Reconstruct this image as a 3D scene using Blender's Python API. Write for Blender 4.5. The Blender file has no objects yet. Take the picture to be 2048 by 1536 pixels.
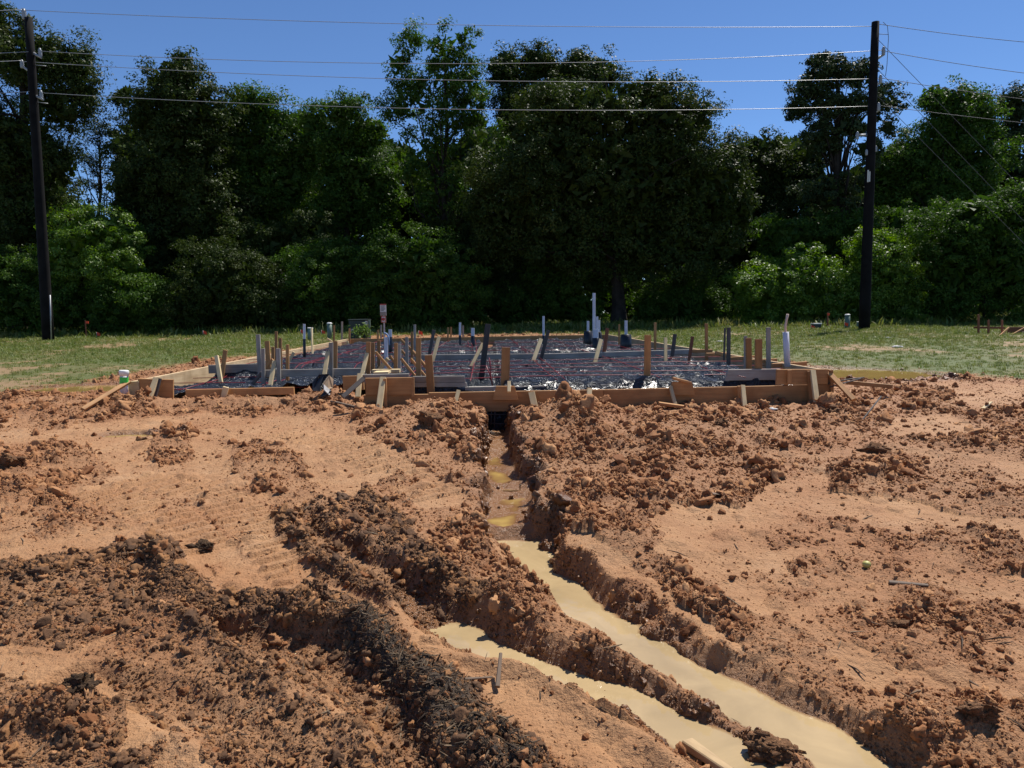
import bpy, math, random
import numpy as np
from mathutils import Vector, Matrix

# ------------------------------------------------------------------ camera, sky, sun
SC = bpy.context.scene
COL = SC.collection
F, CX, CY = 1480.0, 1024.0, 768.0
CAMZ = 1.6
PITCH = math.atan(142.0 / F)
ROLL = math.radians(0.8)
_f = np.array([0, math.cos(PITCH), -math.sin(PITCH)])
_u0 = np.array([0, math.sin(PITCH), math.cos(PITCH)])
_r0 = np.array([1.0, 0, 0])
_r = math.cos(ROLL) * _r0 - math.sin(ROLL) * _u0
_u = math.sin(ROLL) * _r0 + math.cos(ROLL) * _u0
cam = bpy.data.cameras.new('camera')
cam.sensor_width = 36.0
cam.lens = F / 2048.0 * 36.0
cam.clip_start = 0.05
cam.clip_end = 3000
camo = bpy.data.objects.new('camera', cam)
COL.objects.link(camo)
camo.matrix_world = Matrix(((_r[0], _u[0], -_f[0], 0), (_r[1], _u[1], -_f[1], 0), (_r[2], _u[2], -_f[2], CAMZ), (0, 0, 0, 1)))
SC.camera = camo

SUN_EL, SUN_AZ = math.radians(60), math.radians(40)      # azimuth clockwise from +Y (to the right of the view)
world = bpy.data.worlds.new('World')
SC.world = world
world.use_nodes = True
wn = world.node_tree
sky = wn.nodes.new('ShaderNodeTexSky')
sky.sky_type = 'NISHITA'
sky.sun_disc = False
sky.sun_elevation = SUN_EL
sky.sun_rotation = SUN_AZ
sky.altitude = 0
sky.air_density = 0.75
sky.dust_density = 0.0
sky.ozone_density = 10.0
bg = wn.nodes['Background']
bg.inputs['Strength'].default_value = 0.105
wn.links.new(sky.outputs['Color'], bg.inputs['Color'])
sl = bpy.data.lights.new('sun', 'SUN')
sl.energy = 4.9
sl.angle = math.radians(0.53)
sl.color = (1.0, 0.95, 0.87)
so = bpy.data.objects.new('sun', sl)
COL.objects.link(so)
_sd = Vector((math.sin(SUN_AZ) * math.cos(SUN_EL), math.cos(SUN_AZ) * math.cos(SUN_EL), math.sin(SUN_EL)))
so.rotation_euler = _sd.to_track_quat('Z', 'Y').to_euler()
so.location = (10, 20, 40)
vs = SC.view_settings
vs.view_transform = 'Standard'
vs.look = 'None'
vs.exposure = 0.3
vs.gamma = 1.0
SC.render.film_transparent = False
SC.cycles.max_bounces = 6
SC.cycles.transparent_max_bounces = 4

# ------------------------------------------------------------------ helpers
RNG = np.random.default_rng(7)
random.seed(7)

def ray(px, py):
    return _f + _r * ((px - CX) / F) + _u * ((CY - py) / F)

def at(px, py, Y):                       # point of the place seen at a photo position, at distance Y
    d = ray(px, py)
    return Vector(d * (Y / d[1])) + Vector((0, 0, CAMZ))

def z0(x, y):                            # lie of the land
    y = np.asarray(y, float)
    return np.interp(y, [-50, 2.4, 9.0, 13.0, 32.0, 46.0, 500], [0, 0, 0.40, 0.42, 0.68, 0.70, 0.9])

def G(px, py):                           # photo position -> place on the bare land
    d = ray(px, py)
    Y = 5.0
    for _ in range(40):
        Y = (float(z0(0, Y)) - CAMZ) / d[2] * d[1] * 0.6 + Y * 0.4 if d[2] < -1e-4 else 60
        Y = min(max(Y, 1.0), 70.0)
    p = d * (Y / d[1])
    return np.array([p[0], p[1]])

def proj(x, y, z):
    v = np.stack([x, y, z - CAMZ], -1)
    w = v @ _f
    return CX + F * (v @ _r) / w, CY - F * (v @ _u) / w

def hsh(ix, iy, seed):
    h = (ix.astype(np.int64) * 374761393 + iy.astype(np.int64) * 668265263 + seed * 1442695041) & 0x7fffffff
    h = ((h ^ (h >> 13)) * 1274126177) & 0x7fffffff
    h = h ^ (h >> 16)
    return (h & 0xffff) / 65535.0

def vnoise(x, y, seed=0):
    ix, iy = np.floor(x), np.floor(y)
    fx, fy = x - ix, y - iy
    fx = fx * fx * fx * (fx * (fx * 6 - 15) + 10)
    fy = fy * fy * fy * (fy * (fy * 6 - 15) + 10)
    ix, iy = ix.astype(np.int64), iy.astype(np.int64)
    a, b = hsh(ix, iy, seed), hsh(ix + 1, iy, seed)
    c, d = hsh(ix, iy + 1, seed), hsh(ix + 1, iy + 1, seed)
    return (a + (b - a) * fx) * (1 - fy) + (c + (d - c) * fx) * fy

def fbm(x, y, sc, octv=4, seed=0, gain=0.5):
    s, a, t = 0, 1.0, 0
    c, n = math.cos(0.6), math.sin(0.6)
    x, y = x / sc, y / sc
    for o in range(octv):
        s = s + a * vnoise(x, y, seed + o * 17)
        t += a
        a *= gain
        x, y = (x * c - y * n) * 2.03 + 5.1, (x * n + y * c) * 2.03 + 1.7
    return s / t - 0.5

def lumps(x, y, sc, seed=0, thr=0.35):   # rounded crumbs of uneven height, 0..1
    x, y = x / sc, y / sc
    ix, iy = np.floor(x).astype(np.int64), np.floor(y).astype(np.int64)
    best = np.zeros_like(x)
    for dx in (-1, 0, 1):
        for dy in (-1, 0, 1):
            cx, cy = ix + dx, iy + dy
            h = hsh(cx, cy, seed + 3)
            px = cx + 0.15 + 0.7 * hsh(cx, cy, seed)
            py = cy + 0.15 + 0.7 * hsh(cx, cy, seed + 1)
            r = 0.42 + 0.5 * hsh(cx, cy, seed + 2)
            d2 = ((x - px) ** 2 + (y - py) ** 2) / (r * r)
            v = np.clip(1 - d2, 0, 1) ** .8 * np.clip((h - thr) / (1 - thr), 0, 1)
            best = np.maximum(best, v)
    return best

def sstep(a, b, v):
    t = np.clip((v - a) / (b - a), 0, 1)
    return t * t * (3 - 2 * t)

def polydist(x, y, pts, vals=None):      # distance to a polyline, side, interpolated values
    best = np.full(x.shape, 1e9)
    val = np.zeros(x.shape)
    side = np.zeros(x.shape)
    arc = np.zeros(x.shape)
    run = 0.0
    for i in range(len(pts) - 1):
        a, b = pts[i], pts[i + 1]
        d = b - a
        L2 = d @ d + 1e-12
        t = np.clip(((x - a[0]) * d[0] + (y - a[1]) * d[1]) / L2, 0, 1)
        ex, ey = x - a[0] - t * d[0], y - a[1] - t * d[1]
        dist = np.hypot(ex, ey)
        m = dist < best
        best = np.where(m, dist, best)
        side = np.where(m, np.sign(d[0] * (y - a[1]) - d[1] * (x - a[0])), side)
        arc = np.where(m, run + t * math.sqrt(L2), arc)
        if vals is not None:
            val = np.where(m, vals[i] + (vals[i + 1] - vals[i]) * t, val)
        run += math.sqrt(L2)
    return best, val, side, arc

def inpoly(u, v, poly):
    r = np.zeros(u.shape, bool)
    n = len(poly)
    for i in range(n):
        x1, y1 = poly[i]
        x2, y2 = poly[(i + 1) % n]
        if y1 == y2:
            continue
        c = ((y1 > v) != (y2 > v)) & (u < (x2 - x1) * (v - y1) / (y2 - y1) + x1)
        r ^= c
    return r

def mesh_np(name, V, Fq, mat=None, attrs=None, smooth=False):
    V = np.asarray(V, np.float32)
    Fq = np.asarray(Fq, np.int32)
    k = Fq.shape[1]
    me = bpy.data.meshes.new(name)
    me.vertices.add(len(V))
    me.vertices.foreach_set('co', V.ravel())
    me.loops.add(Fq.size)
    me.loops.foreach_set('vertex_index', Fq.ravel())
    me.polygons.add(len(Fq))
    me.polygons.foreach_set('loop_start', np.arange(0, Fq.size, k, dtype=np.int32))
    if smooth:
        me.polygons.foreach_set('use_smooth', np.ones(len(Fq), bool))
    me.update(calc_edges=True)
    for an, (dom, arr) in (attrs or {}).items():
        a = me.attributes.new(an, 'FLOAT', dom)
        a.data.foreach_set('value', np.asarray(arr, np.float32))
    if mat:
        me.materials.append(mat)
    return me

def obj(name, me, parent=None, M=None):
    o = bpy.data.objects.new(name, me)
    COL.objects.link(o)
    if parent is not None:
        o.parent = parent
        if M is not None:
            o.matrix_basis = Matrix.Translation(-ROOTLOC[parent.name]) @ M
        else:
            o.matrix_basis = Matrix.Translation(-ROOTLOC[parent.name])
    elif M is not None:
        o.matrix_basis = M
    ROOTLOC[o.name] = ROOTLOC.get(parent.name, Vector()) if parent is not None else Vector()
    return o
ROOTLOC = {}

def sub(name, me, parent, M=None):       # sub-part under a part that sits at M-less world coordinates
    o = bpy.data.objects.new(name, me)
    COL.objects.link(o)
    o.parent = parent
    PM = WM[parent.name]
    o.matrix_basis = PM.inverted() @ (M if M is not None else Matrix.Identity(4))
    return o
WM = {}

def root(name, loc, label, cat, group=None):
    o = bpy.data.objects.new(name, None)
    o.empty_display_size = 0.2
    COL.objects.link(o)
    o.location = loc
    ROOTLOC[o.name] = Vector(loc)
    tag(o, label, cat, group)
    return o

def tag(o, label, cat, group=None):
    o['label'] = label
    o['category'] = cat
    if group:
        o['group'] = group
    return o

def frame(p0, p1, upv=Vector((0, 0, 1))):   # matrix: X along p0->p1, Z near up
    x = (p1 - p0).normalized()
    y = upv.cross(x)
    if y.length < 1e-5:
        y = Vector((0, 1, 0))
    y.normalize()
    z = x.cross(y)
    return Matrix(((x.x, y.x, z.x, p0.x), (x.y, y.y, z.y, p0.y), (x.z, y.z, z.z, p0.z), (0, 0, 0, 1)))

def box_mesh(name, L, t, h, mat, taper=0.0, cut0=0.0, cut1=0.0, bev=0.004):
    # X 0..L, Y -t/2..t/2, Z -h..0 ; bottom may run past / short of the top (cut), far end may taper
    ring = []
    b = min(bev, t * 0.3, h * 0.3)
    for (xt, xb, k) in ((0, -cut0, 1.0), (L, L + cut1, 1.0 - taper)):
        ty, hz = t * k, h * (1 if taper == 0 else k)
        zc = 0 if taper == 0 else -(h - hz) / 2
        pr = [(-ty / 2 + b, zc), (ty / 2 - b, zc), (ty / 2, zc - b), (ty / 2, zc - hz + b), (ty / 2 - b, zc - hz), (-ty / 2 + b, zc - hz), (-ty / 2, zc - hz + b), (-ty / 2, zc - b)]
        for (yy, zz) in pr:
            f = (-zz) / h
            ring.append((xt + (xb - xt) * f, yy, zz))
    faces = [tuple(range(7, -1, -1)), tuple(range(8, 16))]
    for i in range(8):
        j = (i + 1) % 8
        faces.append((i, j, 8 + j, 8 + i))
    me = bpy.data.meshes.new(name)
    me.from_pydata(ring, [], faces)
    me.materials.append(mat)
    me.update()
    return me

def tube_np(pts, radii, seg=8, cap=True):
    pts = [Vector(p) for p in pts]
    n = len(pts)
    V, Fc = [], []
    ref = None
    for i, p in enumerate(pts):
        d = (pts[min(i + 1, n - 1)] - pts[max(i - 1, 0)]).normalized()
        if ref is None:
            ref = Vector((0, 0, 1)) if abs(d.z) < 0.9 else Vector((1, 0, 0))
        a = (ref - d * ref.dot(d)).normalized()
        b = d.cross(a)
        ref = a
        for k in range(seg):
            an = 2 * math.pi * k / seg
            V.append(p + (a * math.cos(an) + b * math.sin(an)) * radii[i])
    for i in range(n - 1):
        for k in range(seg):
            k2 = (k + 1) % seg
            Fc.append((i * seg + k, i * seg + k2, (i + 1) * seg + k2, (i + 1) * seg + k))
    caps = []
    if cap:
        caps = [tuple(range(seg - 1, -1, -1)), tuple(range((n - 1) * seg, n * seg))]
    return V, Fc, caps

def tube_mesh(name, pts, radii, mat, seg=8, smooth=True, cap=True):
    if not hasattr(radii, '__len__'):
        radii = [radii] * len(pts)
    V, Fc, caps = tube_np(pts, radii, seg, cap)
    me = bpy.data.meshes.new(name)
    me.from_pydata([tuple(v) for v in V], [], Fc + caps)
    me.materials.append(mat)
    if smooth:
        for p in me.polygons:
            p.use_smooth = len(p.vertices) == 4
    me.update()
    return me

# ------------------------------------------------------------------ materials
class NT:
    def __init__(s, name):
        s.m = bpy.data.materials.new(name)
        s.m.use_nodes = True
        s.t = s.m.node_tree
        s.p = s.t.nodes['Principled BSDF']
        s.out = s.t.nodes['Material Output']
    def n(s, typ, **kw):
        nd = s.t.nodes.new('ShaderNode' + typ)
        for k, v in kw.items():
            if k.startswith('i_'):
                nd.inputs[k[2:].replace('_', ' ')].default_value = v
            else:
                setattr(nd, k, v)
        return nd
    def l(s, a, b):
        s.t.links.new(a, b)
    def attr(s, name):
        return s.n('Attribute', attribute_name=name).outputs['Fac']
    def noise(s, scale, vec=None, detail=5, rough=0.6, dist=0.0):
        nd = s.n('TexNoise')
        nd.inputs['Scale'].default_value = scale
        nd.inputs['Detail'].default_value = detail
        nd.inputs['Roughness'].default_value = rough
        nd.inputs['Distortion'].default_value = dist
        if vec is not None:
            s.l(vec, nd.inputs['Vector'])
        return nd.outputs['Fac']
    def ramp(s, fac, stops):
        nd = s.n('ValToRGB')
        e = nd.color_ramp.elements
        while len(e) < len(stops):
            e.new(0.5)
        for i, (p, c) in enumerate(stops):
            e[i].position = p
            e[i].color = (c[0], c[1], c[2], 1) if hasattr(c, '__len__') else (c, c, c, 1)
        s.l(fac, nd.inputs['Fac'])
        return nd.outputs['Color']
    def mix(s, fac, a, b, mode='MIX'):
        nd = s.n('Mix', data_type='RGBA', blend_type=mode)
        for sk, v in ((nd.inputs[0], fac), (nd.inputs[6], a), (nd.inputs[7], b)):
            if hasattr(v, 'is_linked') or hasattr(v, 'node'):
                s.l(v, sk)
            elif hasattr(v, '__len__'):
                sk.default_value = (v[0], v[1], v[2], 1)
            else:
                sk.default_value = v
        return nd.outputs[2]
    def math(s, op, a, b=0.0, clamp=False):
        nd = s.n('Math', operation=op, use_clamp=clamp)
        for sk, v in ((nd.inputs[0], a), (nd.inputs[1], b)):
            if hasattr(v, 'node'):
                s.l(v, sk)
            else:
                sk.default_value = v
        return nd.outputs[0]
    def bump(s, h, strength, dist):
        nd = s.n('Bump')
        nd.inputs['Strength'].default_value = strength
        nd.inputs['Distance'].default_value = dist
        s.l(h, nd.inputs['Height'])
        s.l(nd.outputs['Normal'], s.p.inputs['Normal'])
    def col(s, c):
        if hasattr(c, 'node'):
            s.l(c, s.p.inputs['Base Color'])
        else:
            s.p.inputs['Base Color'].default_value = (c[0], c[1], c[2], 1)
    def set(s, **kw):
        for k, v in kw.items():
            sk = s.p.inputs[k.replace('_', ' ')]
            if hasattr(v, 'node'):
                s.l(v, sk)
            else:
                sk.default_value = v
        return s

def simple(name, c, rough=0.6, var=0.25, scale=8.0, metallic=0.0, spec=0.5):
    t = NT(name)
    co = t.n('TexCoord').outputs['Object']
    n = t.noise(scale, co)
    c0 = [max(0, x * (1 - var)) for x in c]
    c1 = [min(1, x * (1 + var)) for x in c]
    t.col(t.ramp(n, [(0.3, c0), (0.7, c1)]))
    t.set(Roughness=rough, Metallic=metallic)
    t.p.inputs['Specular IOR Level'].default_value = spec
    return t.m

def wood(name, c, c2, grey=0.0):
    t = NT(name)
    co = t.n('TexCoord').outputs['Object']
    rnd = t.n('ObjectInfo').outputs['Random']
    mp = t.n('Mapping')
    mp.inputs['Scale'].default_value = (1.3, 26, 26)
    t.l(co, mp.inputs['Vector'])
    cmb = t.n('CombineXYZ')
    t.l(t.math('MULTIPLY', rnd, 37.0), cmb.inputs[0])
    t.l(t.math('MULTIPLY', rnd, 11.0), cmb.inputs[2])
    t.l(cmb.outputs[0], mp.inputs['Location'])
    g = t.noise(1.0, mp.outputs[0], 6, 0.65, 0.6)
    base = t.ramp(g, [(0.25, c2), (0.55, c), (0.8, [min(1, x * 1.15) for x in c])])
    blot = t.noise(3.0, co, 3, 0.6)
    base = t.mix(t.math('MULTIPLY', t.ramp(blot, [(0.45, 0.0), (0.72, 1.0)]), 0.55), base, [c2[0] * .6 + .03, c2[1] * .6 + .015, c2[2] * .6 + .006])
    kn = t.n('TexVoronoi')
    kn.inputs['Scale'].default_value = 2.2
    t.l(co, kn.inputs['Vector'])
    base = t.mix(t.ramp(kn.outputs['Distance'], [(0.03, 0.8), (0.07, 0.0)]), base, [x * 0.3 for x in c2])
    tint = t.math('ADD', t.math('MULTIPLY', rnd, 0.5), 0.72)
    base = t.mix(1.0, base, t.n('CombineColor').outputs[0], 'MULTIPLY') if False else base
    hs = t.n('HueSaturation')
    t.l(base, hs.inputs['Color'])
    t.l(tint, hs.inputs['Value'])
    t.col(hs.outputs[0])
    t.set(Roughness=0.75)
    t.bump(g, 0.35, 0.004)
    return t.m

M = {}
M['wood'] = wood('form_lumber', (0.46, 0.235, 0.085), (0.32, 0.145, 0.048))
M['wood_light'] = wood('fresh_stake_lumber', (0.70, 0.54, 0.30), (0.56, 0.41, 0.20))
M['wood_grey'] = wood('weathered_lumber', (0.38, 0.34, 0.29), (0.26, 0.225, 0.19))
M['wood_dark'] = wood('dark_wet_lumber', (0.10, 0.085, 0.075), (0.06, 0.05, 0.045))
M['wood_red'] = wood('red_brown_lumber', (0.24, 0.085, 0.04), (0.15, 0.05, 0.025))
M['pvc'] = simple('white_pvc', (0.62, 0.62, 0.68), 0.35, 0.08, 4)
M['pvc_cap'] = simple('white_cap', (0.78, 0.78, 0.74), 0.4, 0.06, 6)
M['black'] = simple('black_wrap', (0.014, 0.014, 0.017), 0.35, 0.3, 20)
M['green_tape'] = simple('green_tape', (0.06, 0.62, 0.08), 0.5, 0.1, 8)
M['cable_red'] = simple('red_cable_sheath', (0.26, 0.015, 0.019), 0.4, 0.35, 6)
M['blue_tube'] = simple('pale_blue_tube', (0.25, 0.36, 0.55), 0.4, 0.1, 6)
M['steel'] = simple('rusty_steel', (0.05, 0.038, 0.032), 0.7, 0.4, 20)
M['pole'] = simple('creosote_pole', (0.009, 0.0085, 0.009), 0.9, 0.4, 3, spec=0.15)
M['galv'] = simple('galvanised_steel', (0.34, 0.35, 0.36), 0.5, 0.2, 10, 0.5)
M['porcelain'] = simple('grey_insulator', (0.30, 0.32, 0.34), 0.35, 0.15, 10)
M['wire'] = simple('aluminium_conductor', (0.42, 0.42, 0.42), 0.45, 0.1, 2, 0.6)
M['wire_dark'] = simple('dark_guy_strand', (0.10, 0.10, 0.11), 0.6, 0.1, 2)
M['ped'] = simple('pedestal_green', (0.13, 0.19, 0.15), 0.5, 0.15, 5)
M['xfmr'] = simple('transformer_green', (0.020, 0.032, 0.027), 0.5, 0.2, 3)
M['sticker'] = simple('white_sticker', (0.6, 0.6, 0.58), 0.6, 0.1, 20)
M['ink'] = simple('dark_print', (0.03, 0.03, 0.035), 0.6, 0.1, 20)
M['sign_red'] = simple('sign_red', (0.35, 0.03, 0.025), 0.5, 0.2, 20)
M['sign_white'] = simple('sign_white', (0.62, 0.62, 0.60), 0.5, 0.1, 20)
M['flag'] = simple('orange_flag', (0.75, 0.07, 0.02), 0.6, 0.15, 10)
M['card'] = simple('cardboard', (0.36, 0.25, 0.15), 0.8, 0.2, 12)
M['fruit'] = simple('green_yellow_rind', (0.45, 0.40, 0.11), 0.5, 0.2, 25)
M['litter'] = simple('pale_litter', (0.55, 0.54, 0.52), 0.7, 0.2, 20)
M['bark'] = simple('tree_bark', (0.030, 0.024, 0.019), 0.9, 0.5, 2.5, spec=.2)
M['wood_side'] = wood('side_lumber', (0.58, 0.42, 0.24), (0.40, 0.25, 0.12))
M['wood_old'] = wood('old_board', (0.17, 0.115, 0.075), (0.09, 0.058, 0.038))
M['drift'] = wood('splintered_wood', (0.42, 0.29, 0.15), (0.20, 0.12, 0.06))
# ------------------------------------------------------------------ the land
def P(*pp):
    return [G(a, b) for a, b in pp]

# form outline on plan (left part set back)
FOOT = [(-1.90, 9.08), (4.02, 9.34), (3.22, 25.3), (-5.38, 24.4), (-5.24, 10.15), (-1.90, 10.1)]

def build_land():
    py = np.concatenate([np.arange(1620, 760, -1.45), np.arange(760, 668, -0.8)])
    ys = []
    for v in py:
        ys.append(G(1024, v)[1])
    ys = np.array(sorted(set(np.round(ys, 5))))
    ys = np.concatenate([[-60, -25, -10, -4, -1, 0.4, 1.2], ys[ys > 1.4], np.linspace(ys[-1] + 1.2, 62, 12), [80, 120, 200, 400, 900]])
    sc_ = np.linspace(-1, 1, 930)
    sc_ = np.concatenate([[-14, -6, -3, -1.8, -1.3, -1.1], sc_, [1.1, 1.3, 1.8, 3, 6, 14]])
    S, Y = np.meshgrid(sc_, ys)
    W = 0.735 * np.maximum(Y, 1.2) + 0.25
    X = S * W
    x, y = X.ravel(), Y.ravel()
    near = (y > 1) & (y < 62) & (np.abs(x) < 0.735 * np.maximum(y, 1.2) + 0.3)
    zb = z0(x, y)
    z = zb.copy()
    u, v = proj(x, np.maximum(y, 1.3), zb)
    # domain wobble so that nothing runs straight
    wx = x + 0.20 * fbm(x, y, 0.42, 3, 11, .4) * np.clip(y / 4, .5, 1.5)
    wy = y + 0.20 * fbm(x, y, 0.42, 3, 23, .4) * np.clip(y / 4, .5, 1.5)
    un = u + 46 * fbm(x, y, 0.35, 5, 31) * np.clip(5 / np.maximum(y, 2), .3, 1.6)
    vn = v + 40 * fbm(x, y, 0.35, 5, 41) * np.clip(5 / np.maximum(y, 2), .15, 1.6)

    # lawn / mud border
    edge = np.interp(un, [-400, 0, 130, 250, 420, 600, 690, 700, 1200, 1210, 1400, 1560, 1700, 1840, 1950, 2048, 2500],
                     [800, 788, 772, 752, 722, 700, 690, 672, 668, 690, 712, 730, 742, 748, 752, 762, 770])
    grass = sstep(4, -10, vn - edge) * (y > 9)
    gpatch = fbm(x, y * 0.6, 2.4, 4, 77) + 0.5 * fbm(x, y, 0.7, 3, 78)
    # roughness of the ground
    rough = 0.10 + 0.42 * sstep(-0.02, 0.16, fbm(x, y, 0.9, 5, 5, .6))
    band = np.interp(un, [0, 300, 640, 900, 1000, 1300, 1700, 2048], [850, 850, 850, 905, 960, 960, 930, 930])
    rough = np.maximum(rough, sstep(35, -35, vn - band) * (0.62 + 0.5 * fbm(x, y, 0.8, 3, 6)))
    def rz(poly, amt):
        nonlocal rough
        m = inpoly(un, vn, poly)
        rough = np.maximum(rough, m * amt)
    def smooth_zone(poly, amt):
        nonlocal rough
        m = inpoly(un, vn, poly)
        rough = np.where(m, rough * amt, rough)
    smooth_zone([(150, 850), (420, 828), (700, 850), (830, 880), (700, 905), (420, 880), (260, 905), (120, 890)], 0.12)
    smooth_zone([(1780, 840), (1900, 830), (1960, 870), (1860, 890), (1760, 880)], 0.2)
    smooth_zone([(1860, 760), (2048, 770), (2048, 830), (1900, 800)], 0.3)
    smooth_zone([(1330, 990), (1460, 985), (1480, 1015), (1340, 1025)], 0.1)
    smooth_zone([(1700, 985), (1900, 990), (1920, 1025), (1720, 1020)], 0.1)
    rz([(-50, 890), (180, 900), (240, 960), (190, 1010), (-50, 1020)], 0.75)
    rz([(300, 860), (380, 850), (390, 920), (310, 930)], 0.85)
    rz([(460, 890), (560, 880), (640, 980), (560, 1010), (480, 960)], 0.6)
    rz([(700, 860), (960, 850), (985, 1000), (960, 1060), (1050, 1180), (1400, 1420), (1620, 1470), (1500, 1480), (1100, 1290), (900, 1190), (800, 1090), (720, 985), (790, 960)], 0.75)
    rz([(1020, 840), (1500, 830), (1560, 960), (1480, 1010), (1330, 1000), (1260, 1080), (1150, 1080), (1060, 960)], 0.85)
    rz([(1150, 1060), (1280, 1020), (1330, 1090), (1300, 1120), (1420, 1200), (1580, 1260), (1640, 1330), (1760, 1400), (1860, 1470), (1900, 1560), (1740, 1560), (1620, 1390), (1340, 1200)], 0.8)
    rz([(1640, 1240), (1800, 1215), (1960, 1270), (1960, 1340), (1800, 1350), (1660, 1300)], 0.8)
    rz([(1700, 1390), (1860, 1380), (2060, 1440), (2060, 1560), (1760, 1560)], 0.85)
    rz([(1650, 940), (1900, 930), (2060, 990), (2060, 1060), (1850, 1010), (1650, 985)], 0.8)
    rz([(1580, 1120), (1700, 1100), (1900, 1060), (2060, 1090), (2060, 1160), (1800, 1150), (1620, 1190)], 0.55)
    rz([(380, 1000), (470, 985), (500, 1080), (420, 1150), (380, 1090)], 0.5)
    # dark topsoil
    D1 = [(-60, 1125), (120, 1112), (280, 1080), (340, 1115), (410, 1180), (560, 1190), (700, 1212), (800, 1285), (850, 1350), (1000, 1470), (1100, 1570), (640, 1570), (690, 1440), (560, 1335), (430, 1275), (330, 1260), (200, 1275), (150, 1320), (60, 1290), (-60, 1290)]
    D2 = [(535, 1040), (600, 1012), (725, 1000), (800, 1075), (905, 1165), (935, 1215), (880, 1265), (780, 1218), (660, 1162)]
    D3 = [(-60, 1370), (160, 1360), (330, 1420), (360, 1500), (300, 1580), (-60, 1580)]
    D4 = [(300, 1240), (480, 1290), (640, 1420), (740, 1560), (420, 1560), (400, 1450), (300, 1400), (180, 1330)]
    dark = np.zeros(x.shape)
    for pl, a in ((D1, 0.5), (D2, 0.5), (D3, 0.42), (D4, 0.35)):
        dark = np.maximum(dark, inpoly(un, vn, pl) * a)
    rough = np.maximum(rough, np.where(dark > 0, 0.52 + .5 * fbm(x, y, .5, 3, 97), 0))
    smooth_zone([(-60, 1300), (140, 1325), (230, 1370), (120, 1385), (-60, 1370)], 0.12)
    smooth_zone([(240, 1440), (340, 1460), (350, 1530), (250, 1530)], 0.12)
    dark = np.where(inpoly(un, vn, [(-60, 1300), (140, 1325), (230, 1370), (120, 1385), (-60, 1370)]) | inpoly(un, vn, [(240, 1440), (340, 1460), (350, 1530), (250, 1530)]), 0, dark)
    dark = dark * (0.75 + 0.9 * fbm(x, y, 0.22, 4, 99))
    for pp, w in ((((-40, 1165), (120, 1150), (280, 1108), (345, 1165), (410, 1215), (560, 1222), (700, 1245), (790, 1300)), .13),
                  (((735, 1265), (800, 1350), (900, 1450), (1030, 1550)), .2), (((545, 1042), (660, 1155), (790, 1222)), .07),
                  (((735, 1000), (810, 1080), (900, 1165), (960, 1195)), .10), (((320, 1240), (430, 1290), (520, 1360)), .06)):
        dd, _, _, _ = polydist(wx, wy, P(*pp))
        dark = np.maximum(dark, sstep(w * 1.1, w * .3, dd) * .9)
        rough = np.maximum(rough, sstep(w * 1.2, w * .5, dd) * .8)
    mul_d, _, _, _ = polydist(wx, wy, P((735, 1265), (800, 1350), (900, 1450), (1030, 1550)))
    mulch = sstep(0.19, 0.06, mul_d + .12 * fbm(x, y, .15, 3, 98))

    # ridges and mounds
    def ridge(pp, w, h, seed):
        nonlocal z
        pts = P(*pp)
        d, _, _, arc = polydist(wx, wy, pts)
        hh = h * (0.75 + 1.8 * fbm(x, y, 0.4, 3, seed))
        z = z + hh * np.exp(-(d / w) ** 2 * np.where(d < w, 1.0, 1.0))
        return d
    def mound(px, py, rx, ry, h):
        nonlocal z
        c = G(px, py)
        d2 = ((wx - c[0]) / rx) ** 2 + ((wy - c[1]) / ry) ** 2
        z = z + h * np.exp(-d2)
    ridge([(-40, 1165), (120, 1150), (280, 1108), (345, 1165), (410, 1215), (560, 1222), (700, 1245), (790, 1300)], 0.10, 0.07, 1)
    ridge([(300, 1235), (430, 1290), (500, 1345), (600, 1415), (700, 1480), (760, 1560)], 0.09, 0.06, 2)
    ridge([(735, 1270), (800, 1350), (900, 1450), (1030, 1560)], 0.12, 0.07, 3)
    ridge([(545, 1042), (660, 1155), (790, 1222), (870, 1292), (960, 1342), (1080, 1372), (1230, 1467), (1330, 1530)], 0.06, 0.05, 4)
    ridge([(730, 992), (800, 1068), (900, 1158), (1000, 1200), (1100, 1240), (1250, 1335), (1400, 1405), (1560, 1465), (1680, 1540)], 0.13, 0.022, 5)
    ridge([(1055, 850), (1095, 930), (1180, 1040), (1280, 1110), (1400, 1185), (1550, 1275), (1700, 1375), (1850, 1490)], 0.22, 0.028, 6)
    ridge([(1640, 965), (1760, 950), (1900, 980), (2040, 1030)], 0.3, 0.06, 8)
    mound(860, 845, .55, .8, .24); mound(800, 900, .7, .8, .10); mound(1130, 850, .45, .6, .24); mound(1290, 880, .9, .7, .12)
    mound(1170, 825, .3, .3, .12)
    mound(640, 830, .5, .4, .08); mound(340, 890, .3, .3, .06)
    mound(30, 935, .4, .5, .06); mound(520, 935, .5, .5, .07); mound(60, 1450, .22, .13, .09); mound(200, 1450, .18, .1, .06)
    mound(420, 1500, .25, .15, .08); mound(1720, 1290, .30, .2, .035); mound(1860, 1310, .3, .15, .04)
    mound(1950, 1470, .25, .15, .07); mound(1800, 1480, .25, .12, .05); mound(1560, 1490, .14, .10, .05); mound(1480, 860, .9, .5, .10)
    mound(1800, 800, 1.3, .9, .02); mound(1900, 900, 1.2, .6, .06); mound(1280, 1090, .3, .25, .08); mound(100, 800, .8, .4, .04)
    mound(720, 800, .3, .3, -.10)
    for (mx, my, rx, ry, h) in ((-3.5, 9.62, 1.5, .32, .15), (-4.9, 9.5, .5, .3, .10), (-2.3, 9.55, .45, .35, .16), (-5.8, 9.6, .6, .4, .12)):
        z = z + h * np.exp(-((wx - mx) / rx) ** 2 - ((wy - my) / ry) ** 2)
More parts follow.
